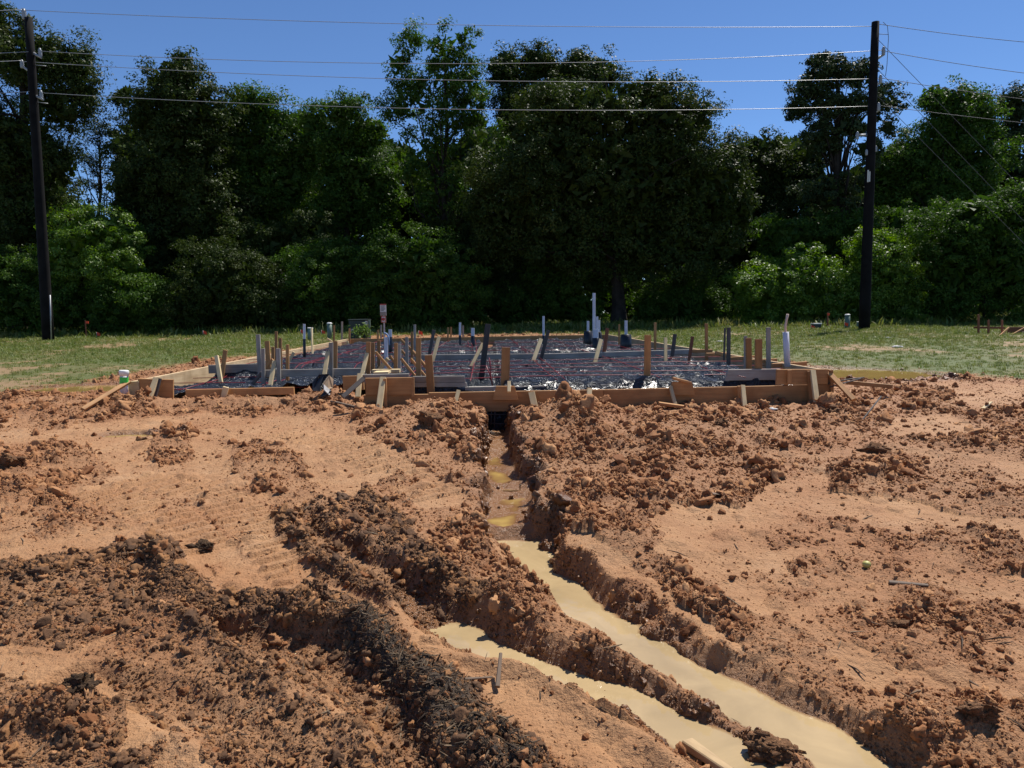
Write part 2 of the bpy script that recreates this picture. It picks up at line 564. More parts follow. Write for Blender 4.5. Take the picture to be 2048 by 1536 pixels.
    # ruts
    d, hw, _, arc = polydist(wx, wy, P((600, 1040), (700, 1100), (800, 1160), (900, 1215), (1000, 1275), (1150, 1345), (1300, 1410), (1480, 1490), (1560, 1560)), [.11, .13, .13, .125, .13, .14, .145, .14, .13])
    rutA = sstep(1.6, 0.55, d / np.maximum(hw, .01))
    target = np.interp(y, [2.2, 2.9, 3.6, 4.3, 5.2], [-0.062, -0.060, -0.055, 0.01, 0.10])
    z = z * (1 - rutA) + target * rutA
    rough = np.where(rutA > 0.9, np.minimum(rough, np.where(y > 3.75, 0.45, 0.06)), rough)
    d, hw, _, _ = polydist(wx, wy, P((400, 1250), (540, 1262), (660, 1290), (720, 1370), (800, 1470), (860, 1560)), [.07, .11, .12, .1, .09, .08])
    z = z - 0.075 * sstep(1.4, 0.5, d / np.maximum(hw, .01))
    d, hw, _, _ = polydist(wx, wy, P((150, 1360), (330, 1400), (480, 1500), (560, 1570)), [.1, .12, .12, .12])
    z = z - 0.05 * sstep(1.4, 0.5, d / np.maximum(hw, .01))
    # drainage trench
    tp = P((996, 822), (1002, 890), (1008, 960), (1030, 1030), (1075, 1095), (1150, 1160), (1250, 1235), (1370, 1310), (1500, 1385), (1620, 1450), (1740, 1545), (1800, 1620))
    d, hw, side, arc = polydist(wx, wy, tp, [.17, .19, .21, .20, .16, .145, .135, .13, .125, .12, .11, .105])
    tw = hw * (1 + 0.7 * fbm(x, y, 0.3, 3, 61))
    q_ = d / np.maximum(tw, .01)
    tren = np.where(y > 4.9, sstep(1.18, 0.80, q_), sstep(1.75, 0.7, q_))
    floor = np.interp(y + 0.5 * fbm(x, y, .3, 3, 62) * (y > 4.7), [2.2, 3.0, 4.4, 5.0, 5.3, 5.5, 6.1, 6.4, 6.6, 7.8, 8.2, 9.2], [-0.056, -0.060, -0.064, -0.060, 0.05, 0.0, 0.0, 0.095, 0.04, 0.045, 0.10, 0.14])
    floor = floor + (0.05 * (d / np.maximum(tw, .01)) ** 2 + 0.05 * fbm(x, y, 0.28, 4, 63)) * (y > 5.2)
    z = z * (1 - tren) + floor * tren
    rough = np.where(tren > 0.93, np.where(y > 5.2, 0.10, 0.05), rough)
    bank = np.maximum((tren > .04) & (tren < .93), (rutA > .04) & (rutA < .9))
    rough = np.where(bank, np.clip(rough, .5, .62), rough)
    wet = np.maximum(sstep(1.5, 0.8, d / np.maximum(tw, .01)), rutA * (y < 4.2))
    # puddles
    PUD = []
    for (px, py, rx, ry, dz) in ((1720, 747, 1.05, 1.1, -.015), (185, 776, .9, .6, -.015),
                                 (268, 868, .35, .12, -.03), (1010, 915, .12, .35, 0)):
        c = G(px, py)
        lev = float(z0(*c)) + dz
        if (px, py) == (1010, 915):
            continue
        if (px, py) == (1240, 1500):
            lev = -0.045
        d2 = np.sqrt(((wx - c[0]) / rx) ** 2 + ((wy - c[1]) / ry) ** 2) + 0.5 * fbm(x, y, 0.4, 3, 71)
        k = sstep(1.35, 0.85, d2)
        z = z * (1 - k) + (lev - 0.028) * k
        rough = rough * (1 - 0.93 * k)
        wet = np.maximum(wet, sstep(1.7, 1.0, d2))
        grass = grass * (1 - k)
        PUD.append((c, rx, ry, lev))
    # machine track cleats
    for pp, w in (((260, 960), (420, 985), (520, 1060), (640, 1180)), .22), (((560, 868), (690, 900), (790, 950), (880, 1000)), .25), (((180, 985), (330, 1030), (420, 1110)), .2):
        d, _, _, arc = polydist(x, y, P(*pp))
        k = sstep(w, w * 0.75, d) * (fbm(x, y, 0.5, 3, 81) > -0.12)
        rough = rough * (1 - 0.85 * k)
        z = z + k * 0.024 * (np.sin(arc * 2 * math.pi / 0.13 + 2 * fbm(x, y, .3, 2, 82)) > 0.2) * (1 + fbm(x, y, 0.1, 2, 83))
    # clods and crumbs
    rough = np.clip(rough, 0, 1) * (1 - 0.85 * grass)
    R = rough * (0.55 + 0.9 * sstep(-0.15, 0.2, fbm(x, y, 0.35, 4, 91)))
    R = np.clip(R, 0, 1.1)
    qx = x + 0.05 * fbm(x, y, 0.12, 3, 101)
    qy = y + 0.05 * fbm(x, y, 0.12, 3, 103)
    disp = R ** 1.4 * (0.060 * lumps(qx, qy, 0.30, 201, .55) + 0.052 * lumps(qx, qy, 0.14, 211, .45) + 0.040 * lumps(qx, qy, 0.07, 221, .35) + 0.07 * fbm(x, y, 0.3, 5, 231, 0.6))
    disp = disp + (0.25 + R) * 0.016 * lumps(qx, qy, 0.035, 241, .35) * (y < 12)
    disp = disp + R * 0.012 * lumps(x, y, 0.018, 251, .2) * (y < 7)
    disp = disp + (0.010 + 0.01 * (1 - R)) * fbm(x, y, 0.5, 5, 261)
    sparse = lumps(qx, qy, 0.11, 271, .86)
    disp = disp + 0.03 * sparse * (R < 0.4) * (wet < 0.6) * (1 - grass)
    disp = disp + grass * (0.05 * fbm(x, y, 1.5, 4, 281) + 0.03 * fbm(x, y, 0.3, 3, 282))
    steep = tren * (1 - tren) * 4
    disp = disp + steep * 0.06 * fbm(x, y, 0.16, 4, 291)
    z = z + disp * near
    # floor inside the forms lies low, under the sheet
    ins = inpoly(x, y, FOOT)
    z = np.where(ins, np.minimum(z, 0.12), z)
    fd = np.full(x.shape, 9.0)
    for i in (1, 2, 3):
        dd, _, _, _ = polydist(x, y, [np.array(FOOT[i]), np.array(FOOT[i + 1])])
        fd = np.minimum(fd, dd)
    lim = 0.50 + 0.25 * np.clip(fd - .15, 0, 2)
    z = np.where((fd < 1.2) & ~ins & (y > 10.4), np.minimum(z, lim + .1 * (disp)), z)
    V = np.stack([x, y, z], -1)
    nr, nc = X.shape
    idx = np.arange(nr * nc).reshape(nr, nc)
    Q = np.stack([idx[:-1, :-1], idx[:-1, 1:], idx[1:, 1:], idx[1:, :-1]], -1).reshape(-1, 4)
    attrs = {'dark': ('POINT', np.clip(dark, 0, 1)), 'wet': ('POINT', wet), 'grass': ('POINT', grass), 'gpatch': ('POINT', gpatch), 'rough': ('POINT', np.clip(R, 0, 1)), 'mulch': ('POINT', mulch)}
    global LYS, LSC
    LYS, LSC = ys, sc_
    return V, Q, attrs, (x, y, z, R, np.clip(dark, 0, 1), grass, gpatch, wet, mulch, near, ins, u, v), PUD, (nr, nc)

def mat_mud():
    t = NT('wet_clay_ground')
    co = t.n('NewGeometry').outputs['Position']
    n1 = t.noise(1.3, co, 6, 0.6)
    n2 = t.noise(14, co, 6, 0.65)
    n3 = t.noise(70, co, 4, 0.7)
    rough = t.attr('rough')
    n4 = t.noise(5.0, co, 5, .65)
    silt = t.ramp(t.math('ADD', t.math('MULTIPLY', n1, .6), t.math('MULTIPLY', n4, .4)), [(0.3, (0.335, 0.160, 0.068)), (0.52, (0.43, 0.228, 0.103)), (0.68, (0.485, 0.285, 0.148))])
    clod = t.ramp(n2, [(0.25, (0.175, 0.072, 0.028)), (0.5, (0.285, 0.130, 0.054)), (0.75, (0.39, 0.20, 0.092))])
    rf = t.math('ADD', t.math('MULTIPLY', rough, 1.5), t.math('MULTIPLY', t.math('SUBTRACT', n2, 0.5), 0.9), True)
    c = t.mix(rf, silt, clod)
    red = t.noise(0.7, co, 4, 0.6)
    c = t.mix(t.math('MULTIPLY', t.ramp(red, [(0.48, 0.0), (0.68, 1.0)]), 0.45), c, (0.29, 0.105, 0.032))
    dk = t.ramp(n2, [(0.3, (0.085, 0.044, 0.022)), (0.55, (0.165, 0.080, 0.036)), (0.78, (0.31, 0.145, 0.054))])
    c = t.mix(t.attr('dark'), c, dk)
    c = t.mix(t.attr('mulch'), c, (0.06, 0.040, 0.026))
    # moist silt round the water is deeper in tone
    wetf = t.attr('wet')
    c = t.mix(t.math('MULTIPLY', wetf, 0.7), c, (0.19, 0.085, 0.034))
    gp = t.math('ADD', t.attr('gpatch'), t.math('MULTIPLY', t.math('SUBTRACT', n2, 0.5), 0.6))
    lawn = t.ramp(t.math('ADD', gp, .3), [(0.12, (0.09, 0.115, 0.025)), (0.42, (0.14, 0.13, 0.042)), (0.52, (0.27, 0.175, 0.085))])
    c = t.mix(t.attr('grass'), c, lawn)
    grain = t.math('ADD', t.math('MULTIPLY', n3, 0.5), 0.75)
    hs = t.n('HueSaturation')
    t.l(c, hs.inputs['Color'])
    t.l(grain, hs.inputs['Value'])
    t.col(hs.outputs[0])
    r = t.math('SUBTRACT', 0.72, t.math('MULTIPLY', wetf, 0.48))
    t.set(Roughness=r)
    t.p.inputs['Specular IOR Level'].default_value = 0.35
    h = t.math('ADD', t.math('MULTIPLY', n3, 0.35), t.math('MULTIPLY', n2, 1.0))
    t.bump(h, 1.0, 0.03)
    return t.m
M['mud'] = mat_mud()

LV, LQ, LA, LI, PUDS, LSHAPE = build_land()
land = obj('ground', mesh_np('ground', LV, LQ, M['mud'], LA, smooth=True))
land['kind'] = 'structure'

LZ = LI[2].reshape(LSHAPE)
def land_zz(x, y):
    x, y = np.asarray(x, float), np.asarray(y, float)
    fr = np.interp(y, LYS, np.arange(len(LYS)))
    fc = np.interp(x / (0.735 * np.maximum(y, 1.2) + 0.25), LSC, np.arange(len(LSC)))
    r0, c0 = np.minimum(fr.astype(int), len(LYS) - 2), np.minimum(fc.astype(int), len(LSC) - 2)
    a, b = fr - r0, fc - c0
    return (LZ[r0, c0] * (1 - b) + LZ[r0, c0 + 1] * b) * (1 - a) + (LZ[r0 + 1, c0] * (1 - b) + LZ[r0 + 1, c0 + 1] * b) * a
def land_z(x, y):
    return float(land_zz(np.array([x]), np.array([y]))[0])

# ------------------------------------------------------------------ muddy water
def mat_water(name, c):
    t = NT(name)
    co = t.n('NewGeometry').outputs['Position']
    n = t.noise(2.2, co, 4, 0.6, 1.0)
    n2 = t.noise(18, co, 3, 0.6)
    deep = t.ramp(n, [(0.3, [k * 0.78 for k in c]), (0.7, [min(1, k * 1.1) for k in c])])
    dep = t.math('ADD', t.math('MULTIPLY', t.attr('depth'), 1.0), t.math('MULTIPLY', t.math('SUBTRACT', n2, .5), .006))
    t.col(t.mix(t.ramp(t.math('MULTIPLY', dep, 30.0), [(0.02, 0.0), (0.5, 1.0)]), (0.20, 0.10, 0.045), deep))   # the bed shows through where it is shallow
    t.set(Roughness=0.04)
    t.p.inputs['IOR'].default_value = 1.36
    t.bump(t.noise(11.0, co, 3, 0.5), 0.06, 0.02)
    return t.m
M['water'] = mat_water('silty_water', (0.45, 0.325, 0.17))
M['water_y'] = mat_water('yellow_puddle_water', (0.42, 0.28, 0.09))

def water_sheet(name, pts, lev, mat):
    pts = [(float(p[0]), float(p[1])) for p in pts]
    xs, ys2 = [p[0] for p in pts], [p[1] for p in pts]
    step = .018 if min(ys2) < 6 else .04
    gx_, gy_ = np.meshgrid(np.arange(min(xs), max(xs) + step, step), np.arange(min(ys2), max(ys2) + step, step))
    dep = lev - land_zz(gx_, gy_)
    ok = inpoly(gx_.ravel(), gy_.ravel(), pts).reshape(gx_.shape) & (dep > -.03)
    nr_, nc_ = gx_.shape
    idx = np.arange(nr_ * nc_).reshape(nr_, nc_)
    q = np.stack([idx[:-1, :-1], idx[:-1, 1:], idx[1:, 1:], idx[1:, :-1]], -1).reshape(-1, 4)
    q = q[ok.ravel()[q].all(axis=1)]
    if not len(q):
        return
    us = np.unique(q)
    rm = -np.ones(nr_ * nc_, int)
    rm[us] = np.arange(len(us))
    V = np.stack([gx_.ravel(), gy_.ravel(), np.full(gx_.size, lev)], -1)[us]
    o = obj(name, mesh_np(name, V, rm[q], mat, {'depth': ('POINT', np.clip(dep.ravel()[us], 0, .2))}, smooth=True))
    o['kind'] = 'structure'
    return o

def band(pp, hw):
    pts = P(*pp)
    L, Rr = [], []
    for i, p in enumerate(pts):
        d = pts[min(i + 1, len(pts) - 1)] - pts[max(i - 1, 0)]
        d = d / np.hypot(*d)
        n = np.array([-d[1], d[0]])
        h_ = hw[i] if hasattr(hw, '__len__') else hw
        L.append(p + n * h_)
        Rr.append(p - n * h_)
    return L + Rr[::-1]
water_sheet('trench_water', band([(1030, 1012), (1045, 1035), (1075, 1095), (1150, 1160), (1250, 1235), (1370, 1310), (1500, 1385), (1620, 1450), (1740, 1545), (1800, 1620)], 0.31), -0.028, M['water'])
water_sheet('rut_water', band([(890, 1208), (1000, 1275), (1150, 1345), (1300, 1410), (1480, 1490), (1560, 1560)], [.21, .21, .20, .18, .15, .14]), -0.025, M['water'])
_tc = P((996, 822), (1002, 890), (1008, 960), (1030, 1030), (1075, 1095))
def trench_pool(ya, yb, lev, hw):
    ty = [p[1] for p in _tc][::-1]
    tx = [p[0] for p in _tc][::-1]
    q = [(float(np.interp(v, ty, tx)), v) for v in np.linspace(ya, yb, 6)]
    water_sheet('trench_water', [(a + hw, b) for a, b in q] + [(a - hw, b) for a, b in q[::-1]], lev, M['water_y'])
trench_pool(6.35, 8.5, .056, .22)
trench_pool(5.28, 6.45, .014, .22)
for c, rx, ry, lev in PUDS:
    pts = []
    for k in range(28):
        a = 2 * math.pi * k / 28
        pts.append((c[0] + 1.25 * rx * math.cos(a), c[1] + 1.25 * ry * math.sin(a)))
    water_sheet('puddle', pts, lev, M['water_y'] if lev > 0.25 else M['water'])
# ------------------------------------------------------------------ loose stuff scattered on the land (crumbs, mulch, grass)
def ico(sub):
    import bmesh
    bm = bmesh.new()
    bmesh.ops.create_icosphere(bm, subdivisions=sub, radius=1.0)
    V = np.array([v.co[:] for v in bm.verts])
    Fc = np.array([[v.index for v in f.verts] for f in bm.faces])
    bm.free()
    return V, Fc

def crumb_proto(seed, sub=3):
    V, Fc = ico(sub)
    r = np.random.default_rng(seed)
    q = V.copy()
    for k in range(3):
        fr = (1.3, 3.0, 7.0)[k]
        am = (0.36, 0.30, 0.26)[k]
        ph = r.uniform(0, 6.28, 3)
        dirs = r.normal(size=(4, 3))
        s = sum(np.sin((V @ (d / np.linalg.norm(d))) * fr * 2 + p) for d, p in zip(dirs, r.uniform(0, 6.28, 4))) / 2.2
        q = q + V * (am * s)[:, None]
    for k in range(4):                      # flat broken faces
        d = r.normal(size=3)
        d /= np.linalg.norm(d)
        h = r.uniform(0.5, 0.85)
        t = q @ d
        q = q - np.outer(np.maximum(t - h, 0), d)
    q *= np.array([r.uniform(.8, 1.3), r.uniform(.7, 1.1), r.uniform(.55, .85)])
    return q, Fc

def sliver_proto(seed):
    r = np.random.default_rng(seed)
    L, w = 1.0, r.uniform(0.03, 0.09)
    b = r.uniform(-.12, .12)
    V = []
    for i, xx in enumerate((-.5, 0, .5)):
        k = 0.4 if i != 1 else 1.0
        for (yy, zz) in ((-w, 0), (0, w * .6), (w, 0), (0, -w * .6)):
            V.append((xx * L, yy * k + (b if i == 1 else 0), zz * k + (abs(b) * .5 if i == 1 else 0)))
    Fc = []
    for i in range(2):
        for k in range(4):
            k2 = (k + 1) % 4
            a, b2, c, d = i * 4 + k, i * 4 + k2, i * 4 + 4 + k2, i * 4 + 4 + k
            Fc += [(a, b2, c), (a, c, d)]
    return np.array(V), np.array(Fc)

def tuft_proto(seed, n=14, spread=0.5, h=1.0):
    r = np.random.default_rng(seed)
    V, Fc = [], []
    for i in range(n):
        a = r.uniform(0, 6.28)
        p = np.array([math.cos(a), math.sin(a), 0]) * spread * r.uniform(0, 1) ** .6
        a2 = r.uniform(0, 6.28)
        lean = np.array([math.cos(a2), math.sin(a2), 0]) * r.uniform(.1, .8) * h
        hh = h * r.uniform(.45, 1)
        sd = np.array([-math.sin(a2), math.cos(a2), 0]) * r.uniform(.035, .07)
        k = len(V)
        V += [p - sd, p + sd, p + lean * .35 + sd * .8 + np.array([0, 0, hh * .65]), p + lean * .35 - sd * .8 + np.array([0, 0, hh * .65]), p + lean + np.array([0, 0, hh])]
        Fc += [(k, k + 1, k + 2), (k, k + 2, k + 3), (k + 3, k + 2, k + 4)]
    return np.array(V), np.array(Fc)

def scatter(name, protos, pts, rots, scales, picks, mat, smooth=True):
    V, Fc, gid, isp = [], [], [], []
    off = 0
    for i, (pv, pf) in enumerate(protos):
        V.append(pv)
        Fc.append(pf + off)
        gid += [i] * len(pv)
        isp += [0] * len(pv)
        off += len(pv)
    n = len(pts)
    allV = np.concatenate(V + [pts])
    me = mesh_np(name, allV, np.concatenate(Fc), mat, smooth=smooth)
    N = len(allV)
    def fa(nm, typ, arr, key='value'):
        a = me.attributes.new(nm, typ, 'POINT')
        a.data.foreach_set(key, np.ascontiguousarray(arr).ravel())
    fa('is_pt', 'BOOLEAN', np.array(isp + [1] * n, bool))
    fa('gid', 'INT', np.array(gid + list(picks), np.int32))
    z3 = np.zeros((off, 3), np.float32)
    fa('rot', 'FLOAT_VECTOR', np.concatenate([z3, np.asarray(rots, np.float32)]), 'vector')
    fa('scl', 'FLOAT_VECTOR', np.concatenate([z3 + 1, np.asarray(scales, np.float32)]), 'vector')
    o = obj(name, me)
    ng = bpy.data.node_groups.new(name, 'GeometryNodeTree')
    ng.interface.new_socket('Geometry', in_out='INPUT', socket_type='NodeSocketGeometry')
    ng.interface.new_socket('Geometry', in_out='OUTPUT', socket_type='NodeSocketGeometry')
    nd = ng.nodes
    gi, go = nd.new('NodeGroupInput'), nd.new('NodeGroupOutput')
    def at_(nm, typ):
        a = nd.new('GeometryNodeInputNamedAttribute')
        a.data_type = typ
        a.inputs['Name'].default_value = nm
        return [s for s in a.outputs if s.enabled and s.name == 'Attribute'][0]
    sp = nd.new('GeometryNodeSeparateGeometry')
    sp.domain = 'POINT'
    ng.links.new(gi.outputs[0], sp.inputs['Geometry'])
    ng.links.new(at_('is_pt', 'BOOLEAN'), sp.inputs['Selection'])
    st = nd.new('GeometryNodeSplitToInstances')
    st.domain = 'POINT'
    ng.links.new(sp.outputs['Inverted'], st.inputs[0])
    ng.links.new(at_('gid', 'INT'), st.inputs['Group ID'])
    ip = nd.new('GeometryNodeInstanceOnPoints')
    ng.links.new(sp.outputs['Selection'], ip.inputs['Points'])
    ng.links.new(st.outputs[0], ip.inputs['Instance'])
    ip.inputs['Pick Instance'].default_value = True
    ng.links.new(at_('gid', 'INT'), ip.inputs['Instance Index'])
    ng.links.new(at_('rot', 'FLOAT_VECTOR'), ip.inputs['Rotation'])
    ng.links.new(at_('scl', 'FLOAT_VECTOR'), ip.inputs['Scale'])
    ng.links.new(ip.outputs[0], go.inputs[0])
    md = o.modifiers.new('scatter', 'NODES')
    md.node_group = ng
    o['kind'] = 'stuff'
    return o

def mat_crumb(name, stops, rough=0.85):
    t = NT(name)
    co = t.n('NewGeometry').outputs['Position']
    rnd = t.n('ObjectInfo').outputs['Random']
    n = t.noise(55, co, 4, 0.7)
    f = t.math('ADD', t.math('MULTIPLY', rnd, 0.7), t.math('MULTIPLY', n, 0.5))
    t.col(t.ramp(f, stops))
    t.set(Roughness=rough)
    t.p.inputs['Specular IOR Level'].default_value = 0.3
    t.bump(n, 0.6, 0.01)
    return t.m
M['crumb'] = mat_crumb('clay_crumb', [(0.15, (0.155, 0.056, 0.019)), (0.5, (0.275, 0.115, 0.043)), (0.95, (0.43, 0.222, 0.10))])
M['crumb_wet'] = mat_crumb('wet_clay_crumb', [(0.15, (0.085, 0.034, 0.013)), (0.5, (0.155, 0.066, 0.026)), (0.95, (0.25, 0.12, 0.05))], 0.33)
M['crumb_dark'] = mat_crumb('dark_soil_crumb', [(0.15, (0.065, 0.034, 0.018)), (0.6, (0.15, 0.074, 0.034)), (1.0, (0.33, 0.155, 0.058))])
M['mulch'] = mat_crumb('rotted_mulch', [(0.1, (0.034, 0.022, 0.014)), (0.6, (0.085, 0.055, 0.034)), (1.0, (0.24, 0.17, 0.10))])
M['twig'] = mat_crumb('dry_twig', [(0.1, (0.05, 0.033, 0.022)), (0.6, (0.14, 0.09, 0.055)), (1.0, (0.32, 0.22, 0.13))])

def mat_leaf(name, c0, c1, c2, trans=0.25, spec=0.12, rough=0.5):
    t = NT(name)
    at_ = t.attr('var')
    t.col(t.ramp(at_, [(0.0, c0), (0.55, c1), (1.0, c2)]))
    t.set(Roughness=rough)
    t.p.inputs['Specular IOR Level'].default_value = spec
    if trans:
        tr = t.n('BsdfTranslucent')
        hs = t.n('HueSaturation')
        hs.inputs['Value'].default_value = 1.6
        hs.inputs['Saturation'].default_value = 1.15
        t.l(t.p.inputs['Base Color'].links[0].from_socket, hs.inputs['Color'])
        t.l(hs.outputs[0], tr.inputs['Color'])
        mx = t.n('MixShader')
        mx.inputs[0].default_value = trans
        t.l(t.p.outputs[0], mx.inputs[1])
        t.l(tr.outputs[0], mx.inputs[2])
        t.l(mx.outputs[0], t.out.inputs['Surface'])
    return t.m

def mat_grass():
    t = NT('grass_blades')
    rnd = t.n('ObjectInfo').outputs['Random']
    co = t.n('NewGeometry').outputs['Position']
    n = t.noise(0.6, co, 3)
    f = t.math('ADD', t.math('MULTIPLY', rnd, 0.6), t.math('MULTIPLY', n, 0.5))
    c = t.ramp(f, [(0.2, (0.105, 0.160, 0.020)), (0.5, (0.165, 0.215, 0.030)), (0.78, (0.23, 0.225, 0.055)), (0.97, (0.28, 0.25, 0.10))])
    t.col(c)
    t.set(Roughness=0.55)
    tr = t.n('BsdfTranslucent')
    t.l(c, tr.inputs['Color'])
    mx = t.n('MixShader')
    mx.inputs[0].default_value = 0.35
    t.l(t.p.outputs[0], mx.inputs[1])
    t.l(tr.outputs[0], mx.inputs[2])
    t.l(mx.outputs[0], t.out.inputs['Surface'])
    return t.m
M['grass'] = mat_grass()

def sample_faces(weight_fn, n, seed):
    """pick spots on the land, weighted per face; returns indices of corner vertices + jittered positions"""
    r = np.random.default_rng(seed)
    a = LV[LQ[:, 0]]
    e1 = LV[LQ[:, 1]] - a
    e2 = LV[LQ[:, 3]] - a
    area = np.linalg.norm(np.cross(e1, e2), axis=1)
    w = weight_fn(LQ[:, 0]) * area
    w = np.where(np.isfinite(w) & (w > 0), w, 0)
    cs = np.cumsum(w)
    k = np.searchsorted(cs, r.uniform(0, cs[-1], n))
    k = np.minimum(k, len(w) - 1)
    p = a[k] + e1[k] * r.uniform(0, 1, (n, 1)) + e2[k] * r.uniform(0, 1, (n, 1))
    return LQ[k, 0], p, r

x_, y_, z_, R_, dark_, gr_, gp_, wet_, mul_, near_, ins_, u_, v_ = LI
infr = near_ & ~ins_ & (np.abs(x_) < 0.72 * y_ + 0.2) & (y_ > 2.0)
dist2 = 1.0 / np.maximum(y_, 2.0) ** 1.6
under = z_ < -0.026
CR = [crumb_proto(i + 1) for i in range(8)]

def rot_rand(r, n):
    return r.uniform(0, 6.28, (n, 3))

def pw(r, n, lo, hi, k):
    return lo * (1 - r.uniform(0, 1, n) * (1 - (lo / hi) ** k)) ** (-1 / k)

# clay crumbs on the rough ground, and a thin sprinkle elsewhere
n = 140000
i, p, r = sample_faces(lambda q: infr[q] * dist2[q] * (0.13 + R_[q] ** 1.4 * 1.5) * (1 - gr_[q]) * (1 - dark_[q]) * (1 - 0.75 * (wet_[q] > 0.97)) * ~under[q], n, 501)
s = pw(r, n, 0.004, 0.055, 2.2) * np.clip(p[:, 1] / 4.5, 0.8, 1.9) * (0.55 + 0.6 * R_[i])
p[:, 2] -= s * r.uniform(-0.1, 0.35, n)
wt = wet_[i] > 0.3 + 0.3 * r.uniform(0, 1, n)
rt, pk = rot_rand(r, n), r.integers(0, 8, n)
for nm_, m_, mt_ in (('clay_crumbs', ~wt, 'crumb'), ('wet_clay_crumbs', wt, 'crumb_wet')):
    scatter(nm_, CR, p[m_], rt[m_], np.stack([s, s, s], -1)[m_], pk[m_], M[mt_], False)
# dark soil crumbs
n = 34000
i, p, r = sample_faces(lambda q: infr[q] * dist2[q] * dark_[q] ** 1.5 * (1 - mul_[q] * .8), n, 502)
s = pw(r, n, 0.004, 0.05, 2.15) * np.clip(p[:, 1] / 4.0, 0.8, 1.4)
p[:, 2] -= s * 0.1
scatter('dark_soil_crumbs', CR, p, rot_rand(r, n), np.stack([s, s, s], -1), r.integers(0, 8, n), M['crumb_dark'], False)
# mulch
SL = [sliver_proto(i + 40) for i in range(8)]
n = 8000
i, p, r = sample_faces(lambda q: infr[q] * (mul_[q] ** 2 * 1.0 + 0.05 * dark_[q]), n, 503)
s = pw(r, n, 0.009, 0.085, 1.8)
p[:, 2] += 0.012 * r.uniform(0, 1, n)
rt = np.stack([r.uniform(0, 6.28, n), r.normal(0, .45, n), r.uniform(0, 6.28, n)], -1)
scatter('rotted_mulch', SL, p, rt, np.stack([s, s * 1.1, s * 1.1], -1), r.integers(0, 8, n), M['mulch'], False)
# twigs and bark bits
n = 2200
i, p, r = sample_faces(lambda q: infr[q] * dist2[q] * (1 - gr_[q]) * (0.4 + dark_[q]) * ~under[q], n, 504)
s = pw(r, n, 0.02, 0.16, 1.6)
p[:, 2] += 0.006
rt = np.stack([r.uniform(0, 6.28, n), r.normal(0, .15, n), r.uniform(0, 6.28, n)], -1)
scatter('twig_litter', SL, p, rt, np.stack([s, s * .6, s * .6], -1), r.integers(0, 8, n), M['twig'], False)
# lawn
TU = [tuft_proto(i + 80, 15, 0.9, 1.0) for i in range(6)]
n = 64000
lawnw = gr_ * (0.35 + sstep(0.28, -0.05, gp_)) * (0.45 + 0.55 * sstep(15, 24, y_) + 1.6 * sstep(31, 35, y_)) * (y_ > 9) * (y_ < 47)
i, p, r = sample_faces(lambda q: infr[q] * lawnw[q] * dist2[q], n, 505)
s = r.uniform(0.035, 0.085, n) * np.clip(p[:, 1] / 22, 0.8, 1.6) * (1 + 0.9 * sstep(31, 37, p[:, 1]) + 2.2 * (p[:, 1] > 34.5) * r.uniform(0, 1, n) ** 3)
p[:, 2] -= 0.01
rt = np.stack([r.normal(0, .12, n), r.normal(0, .12, n), r.uniform(0, 6.28, n)], -1)
scatter('lawn_grass', TU, p, rt, np.stack([s * 1.5, s * 1.5, s * r.uniform(.6, 1.5, n)], -1), r.integers(0, 6, n), M['grass'], False)
# ------------------------------------------------------------------ foundation formwork
form = root('foundation_formwork', (0, 9.2, 0.4), 'large rectangular timber formwork of planks and stakes around a black plastic sheet', 'formwork')
XAX = Vector((1, 0, 0))

def board(x0, y0, x1, y1, Y0, Y1, h, mat, t=0.04, parent=None, name='board', cut0=0, cut1=0, drop=0.0):
    a, b = at(x0, y0, Y0), at(x1, y1, Y1)
    a.z -= drop
    b.z -= drop
    me = box_mesh(name, (b - a).length, t, h, M[mat], cut0=cut0, cut1=cut1)
    fm = frame(a, b)
    o = obj(name, me, parent or form, fm)
    WM[o.name] = fm
    return o

def stake(xb, yb, xt, yt, Y, wpx, mat, Yt=None, t=0.04, ext=0.12, parent=None, name='stake', taper=0.0):
    Yt = Yt or Y
    if mat == 'wood_light' and name == 'stake' and abs(yb - yt) > 12:      # kicked out at the foot
        Y = Yt - .62 * abs(yb - yt) * Yt / F
    b, a = at(xb, yb, Y), at(xt, yt, Yt)
    d = (b - a).normalized()
    b = b + d * ext
    L = (b - a).length
    w = wpx * Y / F
    # X from the top down, Z spans the width seen from the front
    x = d
    yv = Vector((0, 1, 0))
    zv = x.cross(yv).normalized()
    yv = zv.cross(x).normalized()
    a = a + zv * (w / 2)
    fm = Matrix(((x.x, yv.x, zv.x, a.x), (x.y, yv.y, zv.y, a.y), (x.z, yv.z, zv.z, a.z), (0, 0, 0, 1)))
    me = box_mesh(name, L, t, w, M[mat], taper=taper)
    o = obj(name, me, parent or form, fm)
    WM[o.name] = fm
    return o

# outer sides
board(262, 763, 695, 677.5, 10.15, 24.4, 0.40, 'wood_side', 0.045)
board(1648, 739, 1215, 669, 9.45, 25.3, 0.30, 'wood_side', 0.045)
board(695, 678, 1215, 669, 24.45, 25.35, 0.28, 'wood', 0.045)
# far left corner block
stake(612, 681, 612, 676, 24, 0.1, 'wood_light') if False else None
board(683, 684, 697, 682, 23.2, 23.2, 0.14, 'wood_light', 0.04)
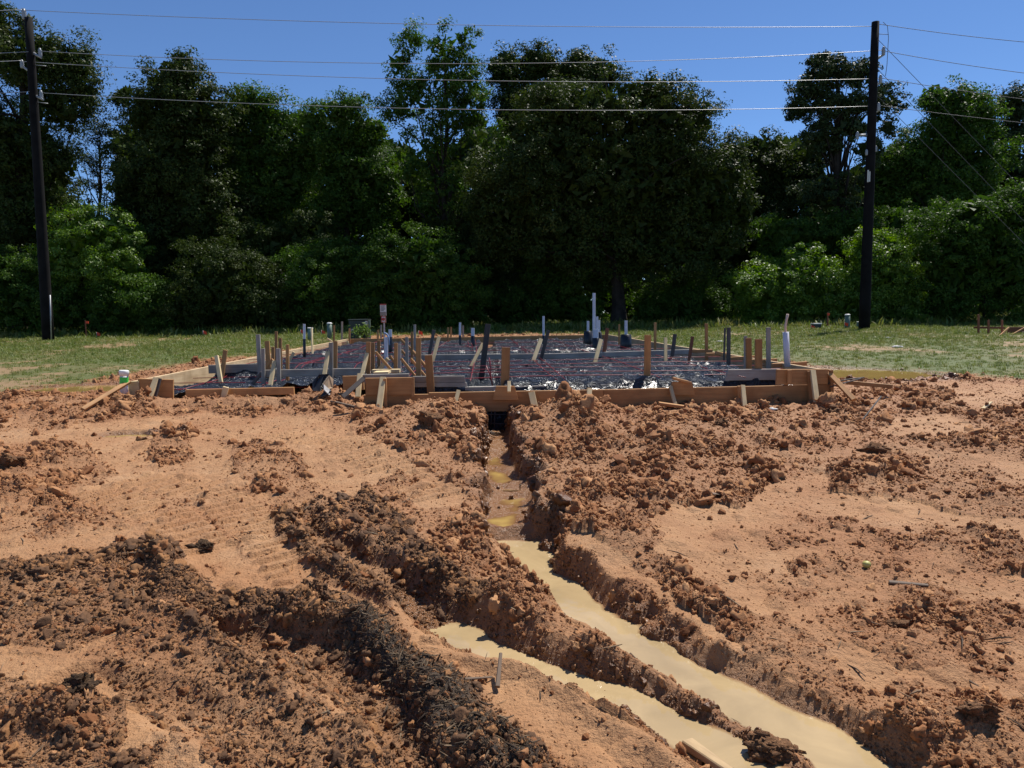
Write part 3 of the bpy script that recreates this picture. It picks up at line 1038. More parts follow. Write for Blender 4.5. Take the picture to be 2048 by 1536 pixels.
# left part
board(277, 757, 347, 759, 10.02, 10.06, 0.27, 'wood', 0.04)
board(258, 763, 278, 762, 10.0, 10.0, 0.26, 'wood_light', 0.04)
board(372, 779, 588, 774, 9.98, 10.0, 0.10, 'wood', 0.045)
board(417, 730, 528, 727, 12.2, 12.3, 0.14, 'wood_grey')
board(526, 740, 728, 736, 10.9, 10.95, 0.105, 'wood_grey')
stake(258, 763, 165, 819, 9.95, 8, 'wood', Yt=9.1, ext=0.0, name='brace')
stake(303, 783, 313, 756, 9.85, 11, 'wood_light', Yt=9.98)
stake(313, 783, 320, 757, 9.93, 6, 'wood_dark', Yt=9.98)
stake(441, 760, 433, 712, 11.4, 8, 'wood_light', ext=0.05)
stake(445, 742, 451, 700, 12.1, 8, 'wood')
stake(519, 728, 516, 669, 12.15, 8, 'wood_grey', ext=.35)
stake(537, 726, 534, 682, 12.1, 9, 'wood', ext=.35)
stake(552, 730, 552.5, 663, 13.2, 5, 'wood', ext=.35)
stake(561, 730, 560.5, 676, 12.2, 6, 'wood', ext=.35)
stake(546, 724, 546, 694, 11.8, 6, 'wood', ext=.4)
stake(527, 766, 526, 697, 10.85, 7, 'wood_grey', ext=.25)
stake(558, 768, 556, 697, 10.83, 8, 'wood_grey', ext=.25)
stake(575, 737, 575, 689, 11.3, 6, 'wood', ext=.4)
stake(541, 768, 549, 722, 10.7, 8, 'wood_light', ext=.02, Yt=10.83)
stake(530, 737, 546, 719, 11.5, 6, 'wood', ext=.02, name='brace')
stake(575, 728, 588, 704, 13.6, 5, 'wood_light', ext=.02, name='brace')
stake(507, 766, 524, 745, 10.9, 6, 'wood_dark', ext=.02, name='brace')
stake(400, 783, 452, 778, 9.94, 12, 'wood_light', ext=0) if False else None
stake(450, 783, 452, 774, 9.92, 11, 'wood_light', ext=.1)
stake(662, 750, 662, 685, 10.85, 8, 'wood_grey', ext=.3)
stake(670, 740, 671, 682, 11.6, 8, 'wood', ext=.4)
stake(649, 748, 656, 704, 10.7, 8, 'wood_light', ext=.02, Yt=10.83)
stake(736, 748, 737, 684, 10.8, 9, 'wood', ext=.3)
stake(724, 750, 734, 707, 10.65, 8, 'wood_light', ext=.02, Yt=10.78)
stake(746, 748, 746, 685, 11.3, 7, 'wood', ext=.35)
stake(758, 738, 757.5, 681, 12.2, 6, 'wood', ext=.4)
stake(791, 748, 792, 686, 10.9, 7, 'wood', ext=.3)
stake(799, 748, 799, 688, 11.2, 6, 'wood_grey', ext=.35)
stake(814, 747, 813.5, 674, 11.8, 6, 'wood_grey', ext=.4)
stake(824, 735, 824, 664, 13.4, 4.5, 'wood', ext=.4)
stake(830, 735, 829.5, 649, 15.5, 4.5, 'wood_grey', ext=.4)
stake(837, 752, 837, 676, 10.2, 10, 'wood', ext=.3)
for (xa, ya, xb, yb, Y) in ((751, 704, 786, 744, 10.6), (802, 717, 830, 752, 10.3), (821, 717, 850, 752, 10.4), (801, 679, 836, 712, 13.5), (802, 700, 812, 712, 12.0), (824, 702, 850, 730, 12.2), (842, 722, 862, 748, 10.5), (780, 712, 790, 726, 11.4)):
    stake(xb, yb, xa, ya, Y, 5, 'wood', ext=.02, t=.035, name='brace')
stake(757, 742, 776, 717, 11.0, 8, 'wood_light', ext=.02, name='brace')
board(745, 739, 800, 738, 10.6, 10.6, 0.05, 'wood_light', .14)
board(750, 743, 779, 742, 10.3, 10.3, 0.03, 'wood_light', .25)
# front, left box
board(731, 756, 825, 754.5, 9.02, 9.05, 0.215, 'wood')
board(728, 790, 860, 788, 9.04, 9.08, 0.25, 'wood', .045)
board(725, 749, 818, 747, 9.32, 9.34, 0.10, 'wood_grey', .05)
board(686, 752, 727, 751, 9.45, 9.40, 0.18, 'wood', .04)
board(825, 755, 826, 755, 9.03, 9.55, 0.24, 'wood', .035)
stake(758, 818, 766, 755, 8.86, 12, 'wood_light', Yt=8.98, ext=.1)
stake(772, 817, 770, 757, 8.95, 6, 'wood', ext=.05)
stake(691, 789, 727, 757, 8.75, 9, 'wood_dark', Yt=8.95, ext=.05, name='brace')
stake(717, 780, 720, 748, 9.25, 10, 'wood_light', ext=.1)
# front, ledge and lower planks
board(826, 752.5, 929, 751.5, 9.50, 9.52, 0.085, 'wood_grey', .04, cut1=.01)
board(826, 766, 933, 765, 9.495, 9.515, 0.055, 'wood_grey', .04, cut1=.01)
board(930, 773.5, 1300, 767, 9.50, 9.66, 0.045, 'wood_grey', .09)
board(1300, 767, 1572, 761.5, 9.66, 9.78, 0.045, 'wood_grey', .09)
board(1456, 739, 1560, 737.5, 9.66, 9.70, 0.145, 'wood_grey', .04, cut0=.05)
board(1553, 738.5, 1655, 738, 9.30, 9.345, 0.195, 'wood')
board(1574, 740, 1575, 740, 9.32, 9.72, 0.19, 'wood', .035)
stake(1579, 767, 1579, 740, 9.26, 9, 'wood', ext=0, t=.03)
front1 = board(858, 785, 1206, 779, 9.08, 9.19, 0.25, 'wood', .045)
board(1207, 779, 1661, 768.5, 9.19, 9.36, 0.25, 'wood', .045)
board(1240, 809, 1662, 801, 9.215, 9.385, 0.12, 'wood', .04)
stake(1659, 812, 1657, 739, 9.40, 6, 'wood', ext=.1, t=.2)
# splice blocks on the planks
def gusset(x0, x1, xa, xb, yb, yt, Y):
    me = bpy.data.meshes.new('splice_block')
    pts = [at(x0, yb, Y), at(xa, yt, Y), at(xb, yt, Y), at(x1, yb, Y)]
    pts[0].z -= .1
    pts[3].z -= .1
    V = [tuple(p) for p in pts] + [(p.x, p.y + .04, p.z) for p in pts]
    me.from_pydata(V, [], [(3, 2, 1, 0), (4, 5, 6, 7), (0, 1, 5, 4), (1, 2, 6, 5), (2, 3, 7, 6), (3, 0, 4, 7)])
    me.materials.append(M['wood'])
    obj('splice_block', me, form)
gusset(985, 1037, 992, 1029, 784, 772.5, 9.055)
gusset(1337, 1390, 1345, 1384, 774, 764, 9.185)
stake(1018, 784, 1018, 763, 9.02, 7, 'wood_light', ext=0, t=.035)
stake(1348, 757, 1376, 764, 9.2, 5, 'wood', ext=.02, t=.09)
# slanting stakes along the front
for (xb, yb, xt, yt, w) in ((911, 805, 917, 781, 8), (1067, 803, 1063, 785, 13), (1178, 795, 1179, 777, 10), (1350, 808, 1341, 773, 7), (1489, 812, 1485, 771, 9), (1634, 810, 1625, 741, 11)):
    Yq = 9.10 + (xt - 900) / 760 * .24
    stake(xb, yb, xt, yt, Yq - .22, w, 'wood_light', Yt=Yq - .06, ext=.12)
stake(1479, 812, 1478, 772, 9.2, 6, 'wood', ext=.05, t=.05)
stake(1621, 811, 1619, 742, 9.27, 8, 'wood', ext=.05, t=.05)
# thick near stakes
stake(862, 786, 857, 710, 9.42, 15, 'wood', ext=.25)
stake(1010, 770, 1012, 695, 9.6, 17, 'wood', ext=.3)
stake(1294, 764, 1295.5, 670, 9.75, 13, 'wood', ext=.3)
stake(1517, 768, 1517, 678, 9.72, 14, 'wood', ext=.25)
stake(1498, 738, 1497, 676, 9.95, 11, 'wood', ext=.35)
stake(1491, 738, 1491, 672, 10.3, 6, 'wood_grey', ext=.4)
# right side stakes
stake(1413, 712, 1412.5, 647, 13.2, 6, 'wood', ext=.3)
stake(1457, 732, 1457.5, 655, 11.6, 7, 'wood_dark', ext=.3)
stake(1449, 684, 1450, 656, 11.9, 3, 'wood_dark', ext=.3)
stake(1537, 736, 1536.5, 655, 10.4, 8, 'wood_grey', ext=.3)
stake(1310, 701, 1310.5, 645, 15.2, 5, 'wood', ext=.3)
stake(1238, 690, 1238.5, 649, 19.5, 3.5, 'wood', ext=.3)
stake(1331, 724, 1331, 676, 13.4, 6.5, 'wood_light', ext=.02)
stake(1343, 724, 1350, 668, 13.6, 7, 'wood_dark', ext=.1)
stake(1377, 731, 1385, 673, 12.6, 6, 'wood_red', ext=.1)
stake(1206, 721, 1215, 656, 14.2, 7, 'wood_red', ext=.1)
stake(1189, 728, 1202, 679, 13.7, 8, 'wood_light', ext=.02, taper=.0)
stake(1064, 729, 1082, 678, 13.6, 8, 'wood_light', ext=.02)
stake(1080, 726, 1097, 660, 13.9, 7, 'wood_dark', ext=.1)
stake(941, 735, 966, 687, 13.0, 7, 'wood_light', ext=.02)
stake(964, 748, 976, 648, 12.9, 11, 'wood_dark', ext=.15)
stake(859, 708, 868, 660, 15.5, 6.5, 'wood_dark', ext=.1)
stake(864, 726, 878, 674, 13.6, 7, 'wood_light', ext=.02)
# middle plank
board(842, 709.5, 1110, 707, 13.9, 14.0, 0.095, 'wood_grey', .045)
board(1110, 707, 1385, 698.5, 14.0, 14.35, 0.095, 'wood_grey', .045)
# far stakes
for (x, yt, yb, Y, m) in ((896, 655, 678, 24.2, 'wood'), (902, 654, 676, 25.2, 'wood'), (926, 651, 674, 25.4, 'wood_grey'), (756, 660, 678, 23.6, 'wood'), (762, 650, 675, 24.8, 'wood_grey'), (699, 657, 678, 24.3, 'wood'), (668, 651, 683, 22.2, 'wood'), (684, 643, 670, 26.5, 'wood_grey')):
    stake(x, yb, x, yt, Y, 3.4, m, ext=.3)
stake(625, 706, 623.5, 656, 17.0, 3, 'wood_light', ext=.3)
stake(664, 683, 654, 677, 22.5, 3, 'wood_light', ext=0, name='brace')
# kickers lying out to the right
for (xa, ya, xb, yb, Y) in ((1380, 699, 1424, 698.5, 13.6), (1412, 706, 1456, 704.5, 12.8), (1459, 714, 1512, 711, 11.9), (1500, 719, 1553, 717, 11.3), (1544, 727, 1612, 723, 10.7), (1432, 702, 1465, 711, 12.6)):
    board(xa, ya, xb, yb, Y, Y + .1, 0.06, 'wood', .05, name='brace')
stake(1706, 798, 1657, 745, 8.9, 10, 'wood', Yt=9.35, ext=.02, name='brace')
board(1694, 761, 1784, 769, 9.6, 9.5, 0.05, 'wood', .09, name='brace')
board(1318, 804, 1412, 817, 8.95, 8.9, 0.035, 'wood', .10, name='plank')

# ------------------------------------------------------------------ black sheet under the slab
def mat_plastic():
    t = NT('black_polythene')
    co = t.n('NewGeometry').outputs['Position']
    n = t.noise(1.6, co, 4)
    t.col(t.ramp(n, [(0.35, (0.018, 0.022, 0.031)), (0.7, (0.036, 0.043, 0.058))]))
    t.set(Roughness=0.24)
    t.p.inputs['Specular IOR Level'].default_value = 0.8
    mp = t.n('Mapping')
    mp.inputs['Scale'].default_value = (0.8, 1, 1)
    t.l(co, mp.inputs['Vector'])
    w = t.noise(11.0, mp.outputs[0], 5, 0.6, 0.7)
    t.bump(w, 1.0, 0.26)
    return t.m
M['plastic'] = mat_plastic()

def sheet_z(x, y):
    z = np.full(x.shape, 0.685) + 0.035 * fbm(x, y, 1.4, 3, 401)
    beam = np.zeros(x.shape)
    def bm(d, w):
        nonlocal beam
        beam = np.maximum(beam, sstep(w, w * .45, d))
    # edge beams
    for i in range(len(FOOT)):
        a, b = np.array(FOOT[i]), np.array(FOOT[(i + 1) % len(FOOT)])
        d, _, _, _ = polydist(x, y, [a, b])
        bm(d, .42)
    bm(np.abs(x - (-0.35 - 0.03 * (y - 10))), .27)
    bm(np.abs(y - 17.2), .3)
    bm(np.abs(y - 12.6), .16)
    z = z - beam * 0.26
    bay = sstep(12.35, 12.0, y) * sstep(-1.7, -2.1, x)
    z = z * (1 - bay) + bay * (0.50 + 0.05 * np.clip(x + 5.2, 0, 3) + 0.05 * fbm(x, y, .8, 3, 407))
    a = fbm(x + .3 * fbm(x, y, .8, 3, 5), y, 0.42, 4, 402)
    rid = 1 - np.abs(a) * 6
    z = z + 0.06 * np.clip(rid, 0, 1) ** 2 + 0.08 * fbm(x, y, .3, 4, 403)
    b = fbm(x, y, 0.16, 3, 404)
    z = z + 0.018 * np.clip(1 - np.abs(b) * 6, 0, 1)
    return z
gx, gy = np.meshgrid(np.linspace(-5.5, 4.1, 230), np.concatenate([np.linspace(9.0, 13, 110), np.linspace(13.06, 25.4, 190)]))
sx, sy = gx.ravel(), gy.ravel()
inside = inpoly(sx, sy, [(-1.86, 9.12), (3.99, 9.38), (3.19, 25.3), (-5.35, 24.35), (-5.2, 10.18), (-1.86, 10.13)])
sz = sheet_z(sx, sy)
nr, nc = gx.shape
idx = np.arange(nr * nc).reshape(nr, nc)
Q = np.stack([idx[:-1, :-1], idx[:-1, 1:], idx[1:, 1:], idx[1:, :-1]], -1).reshape(-1, 4)
Q = Q[inside[Q].all(axis=1)]
used = np.unique(Q)
remap = -np.ones(len(sx), int)
remap[used] = np.arange(len(used))
sheet = obj('plastic_sheet', mesh_np('plastic_sheet', np.stack([sx, sy, sz], -1)[used], remap[Q], M['plastic'], smooth=True))
tag(sheet, 'crinkled shiny black plastic sheet spread inside the timber formwork', 'plastic sheet')

# lining hanging in the trench mouth under the front plank
V = []
for k in range(9):
    xx = -0.30 + 0.035 * k + .012 * math.sin(k * 2.1)
    V.append((xx, 9.16 + .03 * math.sin(k * 1.7), 0.46))
    V.append((xx, 9.10 + .05 * math.sin(k * 2.9), 0.30))
    V.append((xx, 8.98 + .04 * math.cos(k * 1.3), 0.17 + .01 * math.sin(k * 4)))
me = bpy.data.meshes.new('lining')
me.from_pydata(V, [], [(3 * k + j, 3 * k + 3 + j, 3 * k + 4 + j, 3 * k + 1 + j) for k in range(8) for j in (0, 1)])
me.materials.append(M['plastic'])
tag(obj('plastic_lining', me), 'black plastic flap hanging under the front plank at the trench mouth', 'plastic sheet')

# ------------------------------------------------------------------ cables on chairs
mat_root = root('cable_grid', (0, 16, 0.7), 'grid of red sheathed tensioning cables on black chairs over the plastic sheet', 'cables')
def zs(x, y):
    return float(sheet_z(np.array([x]), np.array([y]))[0])
def cable(p0, p1, rad=0.0056, seed=0, lift=.06):
    r = np.random.default_rng(seed)
    n = 16
    pts = []
    ph = r.uniform(0, 6.28)
    for k in range(n + 1):
        t = k / n
        x = p0[0] + (p1[0] - p0[0]) * t + .035 * math.sin(ph + t * 5)
        y = p0[1] + (p1[1] - p0[1]) * t + .035 * math.cos(ph + t * 4)
        pts.append((x, y, (0.59 if (x < -1.9 and y < 12.1) else 0.735) + lift * .3 + .012 * math.sin(ph + t * 9)))
    obj('cable', tube_mesh('cable', pts, rad, M['cable_red'], 5), mat_root)
    return pts
def side_l(y):
    return np.interp(y, [10.15, 24.4], [-5.2, -5.34])
def side_r(y):
    return np.interp(y, [9.34, 25.3], [3.98, 3.2])
chair_me = bpy.data.meshes.new('chair')
cv = []
for sx_, sy_ in ((-1, -1), (1, -1), (1, 1), (-1, 1)):
    cv += [(sx_ * .045, sy_ * .045, 0), (sx_ * .03, sy_ * .05, 0), (sx_ * .012, sy_ * .012, .075), (sx_ * .02, sy_ * .006, .075)]
chair_me.from_pydata(cv, [], [(4 * k, 4 * k + 1, 4 * k + 2, 4 * k + 3) for k in range(4)] + [(2, 6, 10, 14)])
chair_me.materials.append(M['black'])
k = 0
for yy in (9.66, 10.35, 11.1, 12.0, 13.1, 14.8, 16.6, 18.6, 21.0):
    x0 = side_l(yy) if yy > 10.2 else -1.8
    pts = cable((x0, yy), (side_r(yy), yy + .25), seed=k)
    k += 1
    for q in pts[1:-1:2]:
        hz = q[2] - zs(q[0], q[1])
        if .02 < hz < .16:
            obj('chair', chair_me, mat_root, Matrix.Translation((q[0], q[1], q[2] - hz)) @ Matrix.Scale(hz / .075, 4, (0, 0, 1)))
for j, xx in enumerate((-4.6, -3.6, -2.6, -1.4, -0.5, 0.6, 1.9, 3.0)):
    y0 = 10.2 if xx < -1.8 else 9.4
    cable((xx, y0), (xx - .045 * (24 - y0), 24.2), seed=100 + j)
    if j % 4 == 1:
        cable((xx + .1, y0), (xx + .05 - .045 * (24 - y0), 24.2), seed=200 + j)
# short drops in the centre trench
for (xa, ya, xb, yb, Y) in ((972, 732, 985, 772, 10.6), (978, 715, 980, 760, 11.5), (930, 690, 945, 697, 18), (935, 682, 936, 695, 18.2), (942, 686, 945, 700, 17.5)):
    a, b = at(xa, ya, Y), at(xb, yb, Y)
    obj('cable', tube_mesh('cable', [a, (a + b) / 2 + Vector((.02, 0, 0)), b], .009, M['cable_red'], 5), mat_root)
# bars in the trench mouth
for (xa, ya, xb, yb) in ((970, 829, 1012, 829), (968, 846, 1012, 848), (983, 822, 981, 862), (990, 822, 988, 862), (975, 825, 978, 858)):
    a, b = at(xa, ya, 9.0), at(xb, yb, 8.98)
    obj('bar', tube_mesh('bar', [a, b], .007, M['steel'], 5), mat_root)
# ------------------------------------------------------------------ trees
M['leaf_oak'] = mat_leaf('oak_leaf', (0.028, 0.044, 0.010), (0.046, 0.070, 0.014), (0.085, 0.100, 0.026), .22)
M['leaf_mid'] = mat_leaf('mixed_leaf', (0.036, 0.072, 0.012), (0.060, 0.115, 0.018), (0.105, 0.165, 0.030), .32)
M['leaf_light'] = mat_leaf('young_leaf', (0.045, 0.085, 0.018), (0.075, 0.135, 0.028), (0.12, 0.19, 0.045), .3)
M['leaf_vine'] = mat_leaf('vine_leaf', (0.068, 0.128, 0.016), (0.135, 0.225, 0.028), (0.215, 0.30, 0.05), .36, .3, .45)
M['needle'] = mat_leaf('pine_needle', (0.026, 0.042, 0.014), (0.042, 0.064, 0.020), (0.065, 0.085, 0.030), .12)

def leaf_mesh(name, C, N, S, var, mat, r, aspect=0.55):
    """one small folded leaf per entry: centre C, normal N, size S"""
    n = len(C)
    a = np.cross(N, r.normal(size=(n, 3)))
    a /= np.linalg.norm(a, axis=1, keepdims=True) + 1e-9
    b = np.cross(N, a)
    L = S[:, None]
    p0 = C - a * L * .5
    p1 = C + b * L * aspect * .5 + N * L * .08
    p2 = C + a * L * .5
    V = np.stack([p0, p1 + b * L * aspect * .3, p2], 1).reshape(-1, 3)
    Q = np.arange(3 * n).reshape(n, 3)
    return mesh_np(name, V, Q, mat, {'var': ('FACE', var)})

def crown_points(lobes, nclump, per, cr, r, leaf=(.10, .2), shell=.55, flat=.7, core=.1):
    """lobes: (centre xyz, radii xyz, weight)"""
    more = []
    for (c_, r_, w_) in lobes:              # secondary masses break up the outline
        for k_ in range(5):
            d_ = r.normal(size=3)
            d_ /= np.linalg.norm(d_)
            f_ = r.uniform(.28, .5)
            more.append((tuple(np.array(c_) + d_ * np.array(r_) * r.uniform(.75, 1.02)), tuple(np.array(r_) * f_), w_ * f_ * f_ * .9))
    base_lobes = lobes
    lobes = list(lobes) + more
    per = int(per * 1.75)
    leaf = (leaf[0] * .72, leaf[1] * 1.02)
    w = np.array([l[2] for l in lobes], float)
    w /= w.sum()
    pick = r.choice(len(lobes), nclump, p=w)
    cen = np.array([l[0] for l in lobes])[pick]
    rad = np.array([l[1] for l in lobes])[pick]
    d = r.normal(size=(nclump, 3))
    d /= np.linalg.norm(d, axis=1, keepdims=True)
    rr = shell + (1.02 - shell) * r.uniform(0, 1, nclump) ** .6 + (r.uniform(0, 1, nclump) < .1) * r.uniform(0, .2, nclump)
    cc = cen + d * rad * rr[:, None]
    crs = cr * r.uniform(.55, 1.35, nclump)
    cv = r.normal(0, .16, nclump)
    C = np.repeat(cc, per, 0)
    k = r.normal(size=(nclump * per, 3))
    k /= np.linalg.norm(k, axis=1, keepdims=True)
    k *= r.uniform(0, 1, (nclump * per, 1)) ** .45
    k[:, 2] *= flat
    C = C + k * np.repeat(crs, per)[:, None]
    N = np.repeat(d, per, 0) * .5 + k * .6 + np.array([0, 0, .45]) + r.normal(0, .55, (nclump * per, 3))
    N /= np.linalg.norm(N, axis=1, keepdims=True)
    S = r.uniform(leaf[0], leaf[1], nclump * per)
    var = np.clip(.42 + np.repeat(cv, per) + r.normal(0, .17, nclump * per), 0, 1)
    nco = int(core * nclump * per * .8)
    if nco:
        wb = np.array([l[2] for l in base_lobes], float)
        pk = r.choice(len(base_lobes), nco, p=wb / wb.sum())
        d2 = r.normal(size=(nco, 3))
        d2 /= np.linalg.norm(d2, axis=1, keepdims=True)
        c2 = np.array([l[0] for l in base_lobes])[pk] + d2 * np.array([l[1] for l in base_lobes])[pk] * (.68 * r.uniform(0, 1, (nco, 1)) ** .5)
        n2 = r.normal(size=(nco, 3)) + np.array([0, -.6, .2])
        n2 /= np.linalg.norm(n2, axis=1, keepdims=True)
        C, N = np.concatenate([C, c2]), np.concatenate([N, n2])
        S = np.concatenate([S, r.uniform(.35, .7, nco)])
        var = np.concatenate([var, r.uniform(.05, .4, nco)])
    return C, N, S, var, cc

def px_lobe(px, py, rx, ry, Y, wt=None, deep=None, dy=0.0):
    c = at(px, py, Y + dy)
    k = (Y + dy) / F
    RX, RZ = rx * k, ry * k
    RY = deep if deep else min(RX, RZ) * .9
    return ((c.x, c.y, c.z), (RX, RY, RZ), wt if wt else rx * ry)

def trunk_mesh(base, lean_to, height, r0, limbs, r, cc=None):
    V, Fc = [], []
    def add(pts, rad, seg=7):
        v, f, caps = tube_np(pts, rad, seg, True)
        o = len(V)
        V.extend([tuple(q) for q in v])
        Fc.extend([tuple(i + o for i in q) for q in f + caps])
    b = Vector(base)
    top = Vector(lean_to)
    n = 7
    pts = []
    for k in range(n + 1):
        t = k / n
        p = b.lerp(top, t)
        if 0 < k < n:
            p += Vector((r.normal(0, .12), r.normal(0, .12), 0))
        pts.append(p)
    pts[0].z -= .3
    add(pts, [r0 * (1.35 if k == 0 else 1) * (1 - .8 * k / n) for k in range(n + 1)], 9)
    if cc is not None and len(cc):
        for k in range(limbs):
            e = Vector(cc[r.integers(0, len(cc))])
            t = r.uniform(.35, .9)
            s = b.lerp(top, t)
            if e.z < s.z - 1.0:
                s = b.lerp(top, .3)
            m = s.lerp(e, .5) + Vector((r.normal(0, .3), r.normal(0, .3), abs(r.normal(0, .35))))
            rr = r0 * .42 * (1 - .6 * t)
            add([s, s.lerp(m, .5) + Vector((0, 0, .1)), m, e], [rr, rr * .75, rr * .5, rr * .15], 5)
    me = bpy.data.meshes.new('trunk')
    me.from_pydata(V, [], Fc)
    me.materials.append(M['bark'])
    me.update()
    return me

def zland(y):
    return float(z0(0, y))

def tree(name, label, Y, base_px, lobes, nclump, per, cr, mat, seed, r0=.25, top=None, limbs=14, leaf=(.12, .235), shell=.5, group='trees along the wood edge', cat='tree', stem=True, flat=.7, core=.13):
    r = np.random.default_rng(seed)
    bx = at(base_px, 640, Y).x
    base = Vector((bx, Y, zland(Y)))
    ro = root(name, base, label, cat, group)
    C, N, S, var, cc = crown_points(lobes, nclump, per, cr, r, leaf, shell, flat, core)
    keep = C[:, 2] > zland(Y) - .1
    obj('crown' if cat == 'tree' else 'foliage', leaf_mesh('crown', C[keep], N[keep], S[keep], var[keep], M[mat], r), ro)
    if stem:
        if top is None:
            zt = max(l[0][2] + .3 * l[1][2] for l in lobes)
            xt = np.mean([l[0][0] for l in lobes])
            top = (xt, Y, zt)
        obj('trunk' if cat == 'tree' else 'stem', trunk_mesh(base, top, 0, r0, limbs, r, cc), ro)
    return ro

L = px_lobe
# far left big tree
Y = 41
tree('broadleaf_tree', 'tall dark tree at the left edge whose upper bough reaches past the left power pole', Y, 30,
     [L(60, 120, 90, 70, Y), L(150, 130, 55, 50, Y), L(-20, 60, 60, 90, Y), L(110, 210, 80, 50, Y), L(20, 300, 120, 90, Y), L(40, 430, 130, 110, Y), L(110, 330, 50, 60, Y), L(-60, 250, 90, 120, Y), L(170, 190, 30, 40, Y)],
     620, 60, .62, 'leaf_oak', 11, .4, leaf=(.12, .22))
Y = 47
tree('pine_tree', 'thin open pine with sky showing between its stems, right of the left pole', Y, 200,
     [L(190, 265, 45, 30, Y), L(160, 300, 30, 30, Y), L(205, 330, 40, 25, Y), L(180, 380, 45, 25, Y), L(225, 250, 25, 25, Y)], 70, 46, .5, 'needle', 12, .16, top=tuple(at(200, 260, Y)), limbs=22, core=.0, leaf=(.10, .2), shell=.2)
Y = 42
tree('broadleaf_tree', 'broad dark tree with twin tops, third from the left', Y, 340,
     [L(350, 170, 75, 55, Y), L(300, 230, 65, 70, Y), L(400, 240, 70, 80, Y), L(345, 330, 115, 100, Y), L(280, 400, 70, 90, Y), L(400, 430, 90, 110, Y), L(350, 500, 120, 100, Y), L(372, 130, 22, 26, Y), L(250, 190, 22, 22, Y)],
     640, 60, .6, 'leaf_oak', 13, .38)
Y = 45
tree('broadleaf_tree', 'fresh green rounded tree standing between the twin-topped tree and the tall open tree', Y, 530,
     [L(505, 220, 55, 45, Y), L(545, 260, 60, 55, Y), L(490, 310, 60, 70, Y), L(560, 360, 75, 90, Y), L(500, 430, 80, 90, Y), L(610, 300, 50, 60, Y), L(460, 250, 40, 50, Y)], 430, 56, .6, 'leaf_mid', 14, .3)
Y = 44
tree('broadleaf_tree', 'light leafy tree with feathery top left of the tallest tree', Y, 700,
     [L(685, 225, 50, 35, Y), L(735, 270, 55, 45, Y), L(660, 290, 50, 50, Y), L(710, 350, 75, 70, Y), L(680, 430, 85, 80, Y), L(770, 380, 45, 80, Y), L(625, 250, 30, 40, Y)], 330, 56, .58, 'leaf_mid', 15, .26, shell=.4)
Y = 42
tree('broadleaf_tree', 'tallest tree, loose and open with sky between its branches', Y, 890,
     [L(825, 75, 30, 32, Y), L(800, 130, 30, 45, Y), L(880, 95, 40, 40, Y), L(930, 80, 30, 30, Y), L(900, 150, 70, 50, Y), L(830, 200, 75, 45, Y), L(785, 215, 30, 26, Y), L(900, 250, 70, 60, Y), L(850, 310, 90, 60, Y), L(950, 190, 40, 70, Y), L(900, 390, 80, 70, Y), L(1000, 300, 35, 60, Y)],
     330, 54, .5, 'leaf_mid', 16, .24, top=tuple(at(890, 110, Y)), limbs=34, shell=.25, core=.03)
Y = 46
tree('broadleaf_tree', 'dark flat-topped tree behind the big round oak', Y, 1060,
     [L(1010, 140, 45, 45, Y), L(1075, 130, 50, 40, Y), L(1140, 150, 55, 40, Y), L(1205, 150, 45, 40, Y), L(1165, 125, 25, 22, Y), L(1090, 220, 110, 60, Y), L(1020, 230, 35, 60, Y)], 330, 56, .6, 'leaf_oak', 17, .3)
Y = 39
tree('oak_tree', 'huge round dark oak right of centre behind the plumbing pipes', Y, 1238,
     [L(1200, 230, 170, 80, Y), L(1090, 300, 110, 90, Y), L(1330, 270, 110, 90, Y), L(1040, 400, 100, 100, Y), L(1230, 360, 220, 120, Y), L(1400, 380, 105, 120, Y), L(1130, 480, 150, 90, Y), L(1340, 490, 140, 80, Y), L(1440, 450, 50, 90, Y), L(1000, 470, 60, 60, Y), L(1230, 470, 150, 80, Y), L(1300, 190, 75, 45, Y), L(1385, 235, 60, 50, Y), L(1462, 330, 40, 70, Y), L(1488, 420, 28, 60, Y), L(965, 410, 45, 60, Y), L(1110, 215, 60, 50, Y)],
     1200, 60, .58, 'leaf_oak', 18, .42, top=tuple(at(1225, 330, Y)), limbs=26, leaf=(.11, .21))
Y = 50
tree('broadleaf_tree', 'dark tree filling the gap between the round oak and the pine', Y, 1530,
     [L(1530, 300, 60, 40, Y), L(1490, 360, 60, 70, Y), L(1560, 370, 70, 80, Y), L(1530, 460, 90, 90, Y), L(1620, 330, 40, 60, Y)], 330, 54, .62, 'leaf_oak', 19, .3)
Y = 43
tree('pine_tree', 'tall pine with tufted crown just left of the right power pole', Y, 1680,
     [L(1660, 140, 55, 32, Y), L(1720, 155, 45, 30, Y), L(1620, 175, 45, 28, Y), L(1770, 200, 45, 28, Y), L(1670, 205, 80, 30, Y), L(1600, 225, 38, 22, Y), L(1690, 255, 85, 28, Y), L(1780, 250, 25, 20, Y), L(1640, 290, 50, 25, Y), L(1640, 115, 25, 14, Y), L(1740, 300, 45, 30, Y), L(1660, 380, 60, 50, Y)],
     300, 64, .46, 'needle', 20, .3, top=tuple(at(1672, 130, Y)), limbs=44, leaf=(.11, .24), shell=.35, core=.04)
Y = 45
tree('broadleaf_tree', 'bushy light green tree to the right of the right power pole', Y, 1880,
     [L(1870, 195, 40, 30, Y), L(1910, 215, 70, 50, Y), L(1960, 240, 40, 50, Y), L(1890, 290, 90, 60, Y), L(1830, 320, 60, 60, Y), L(1950, 330, 70, 80, Y), L(1870, 400, 110, 80, Y), L(1780, 360, 40, 70, Y)],
     480, 56, .58, 'leaf_mid', 21, .28)
Y = 52
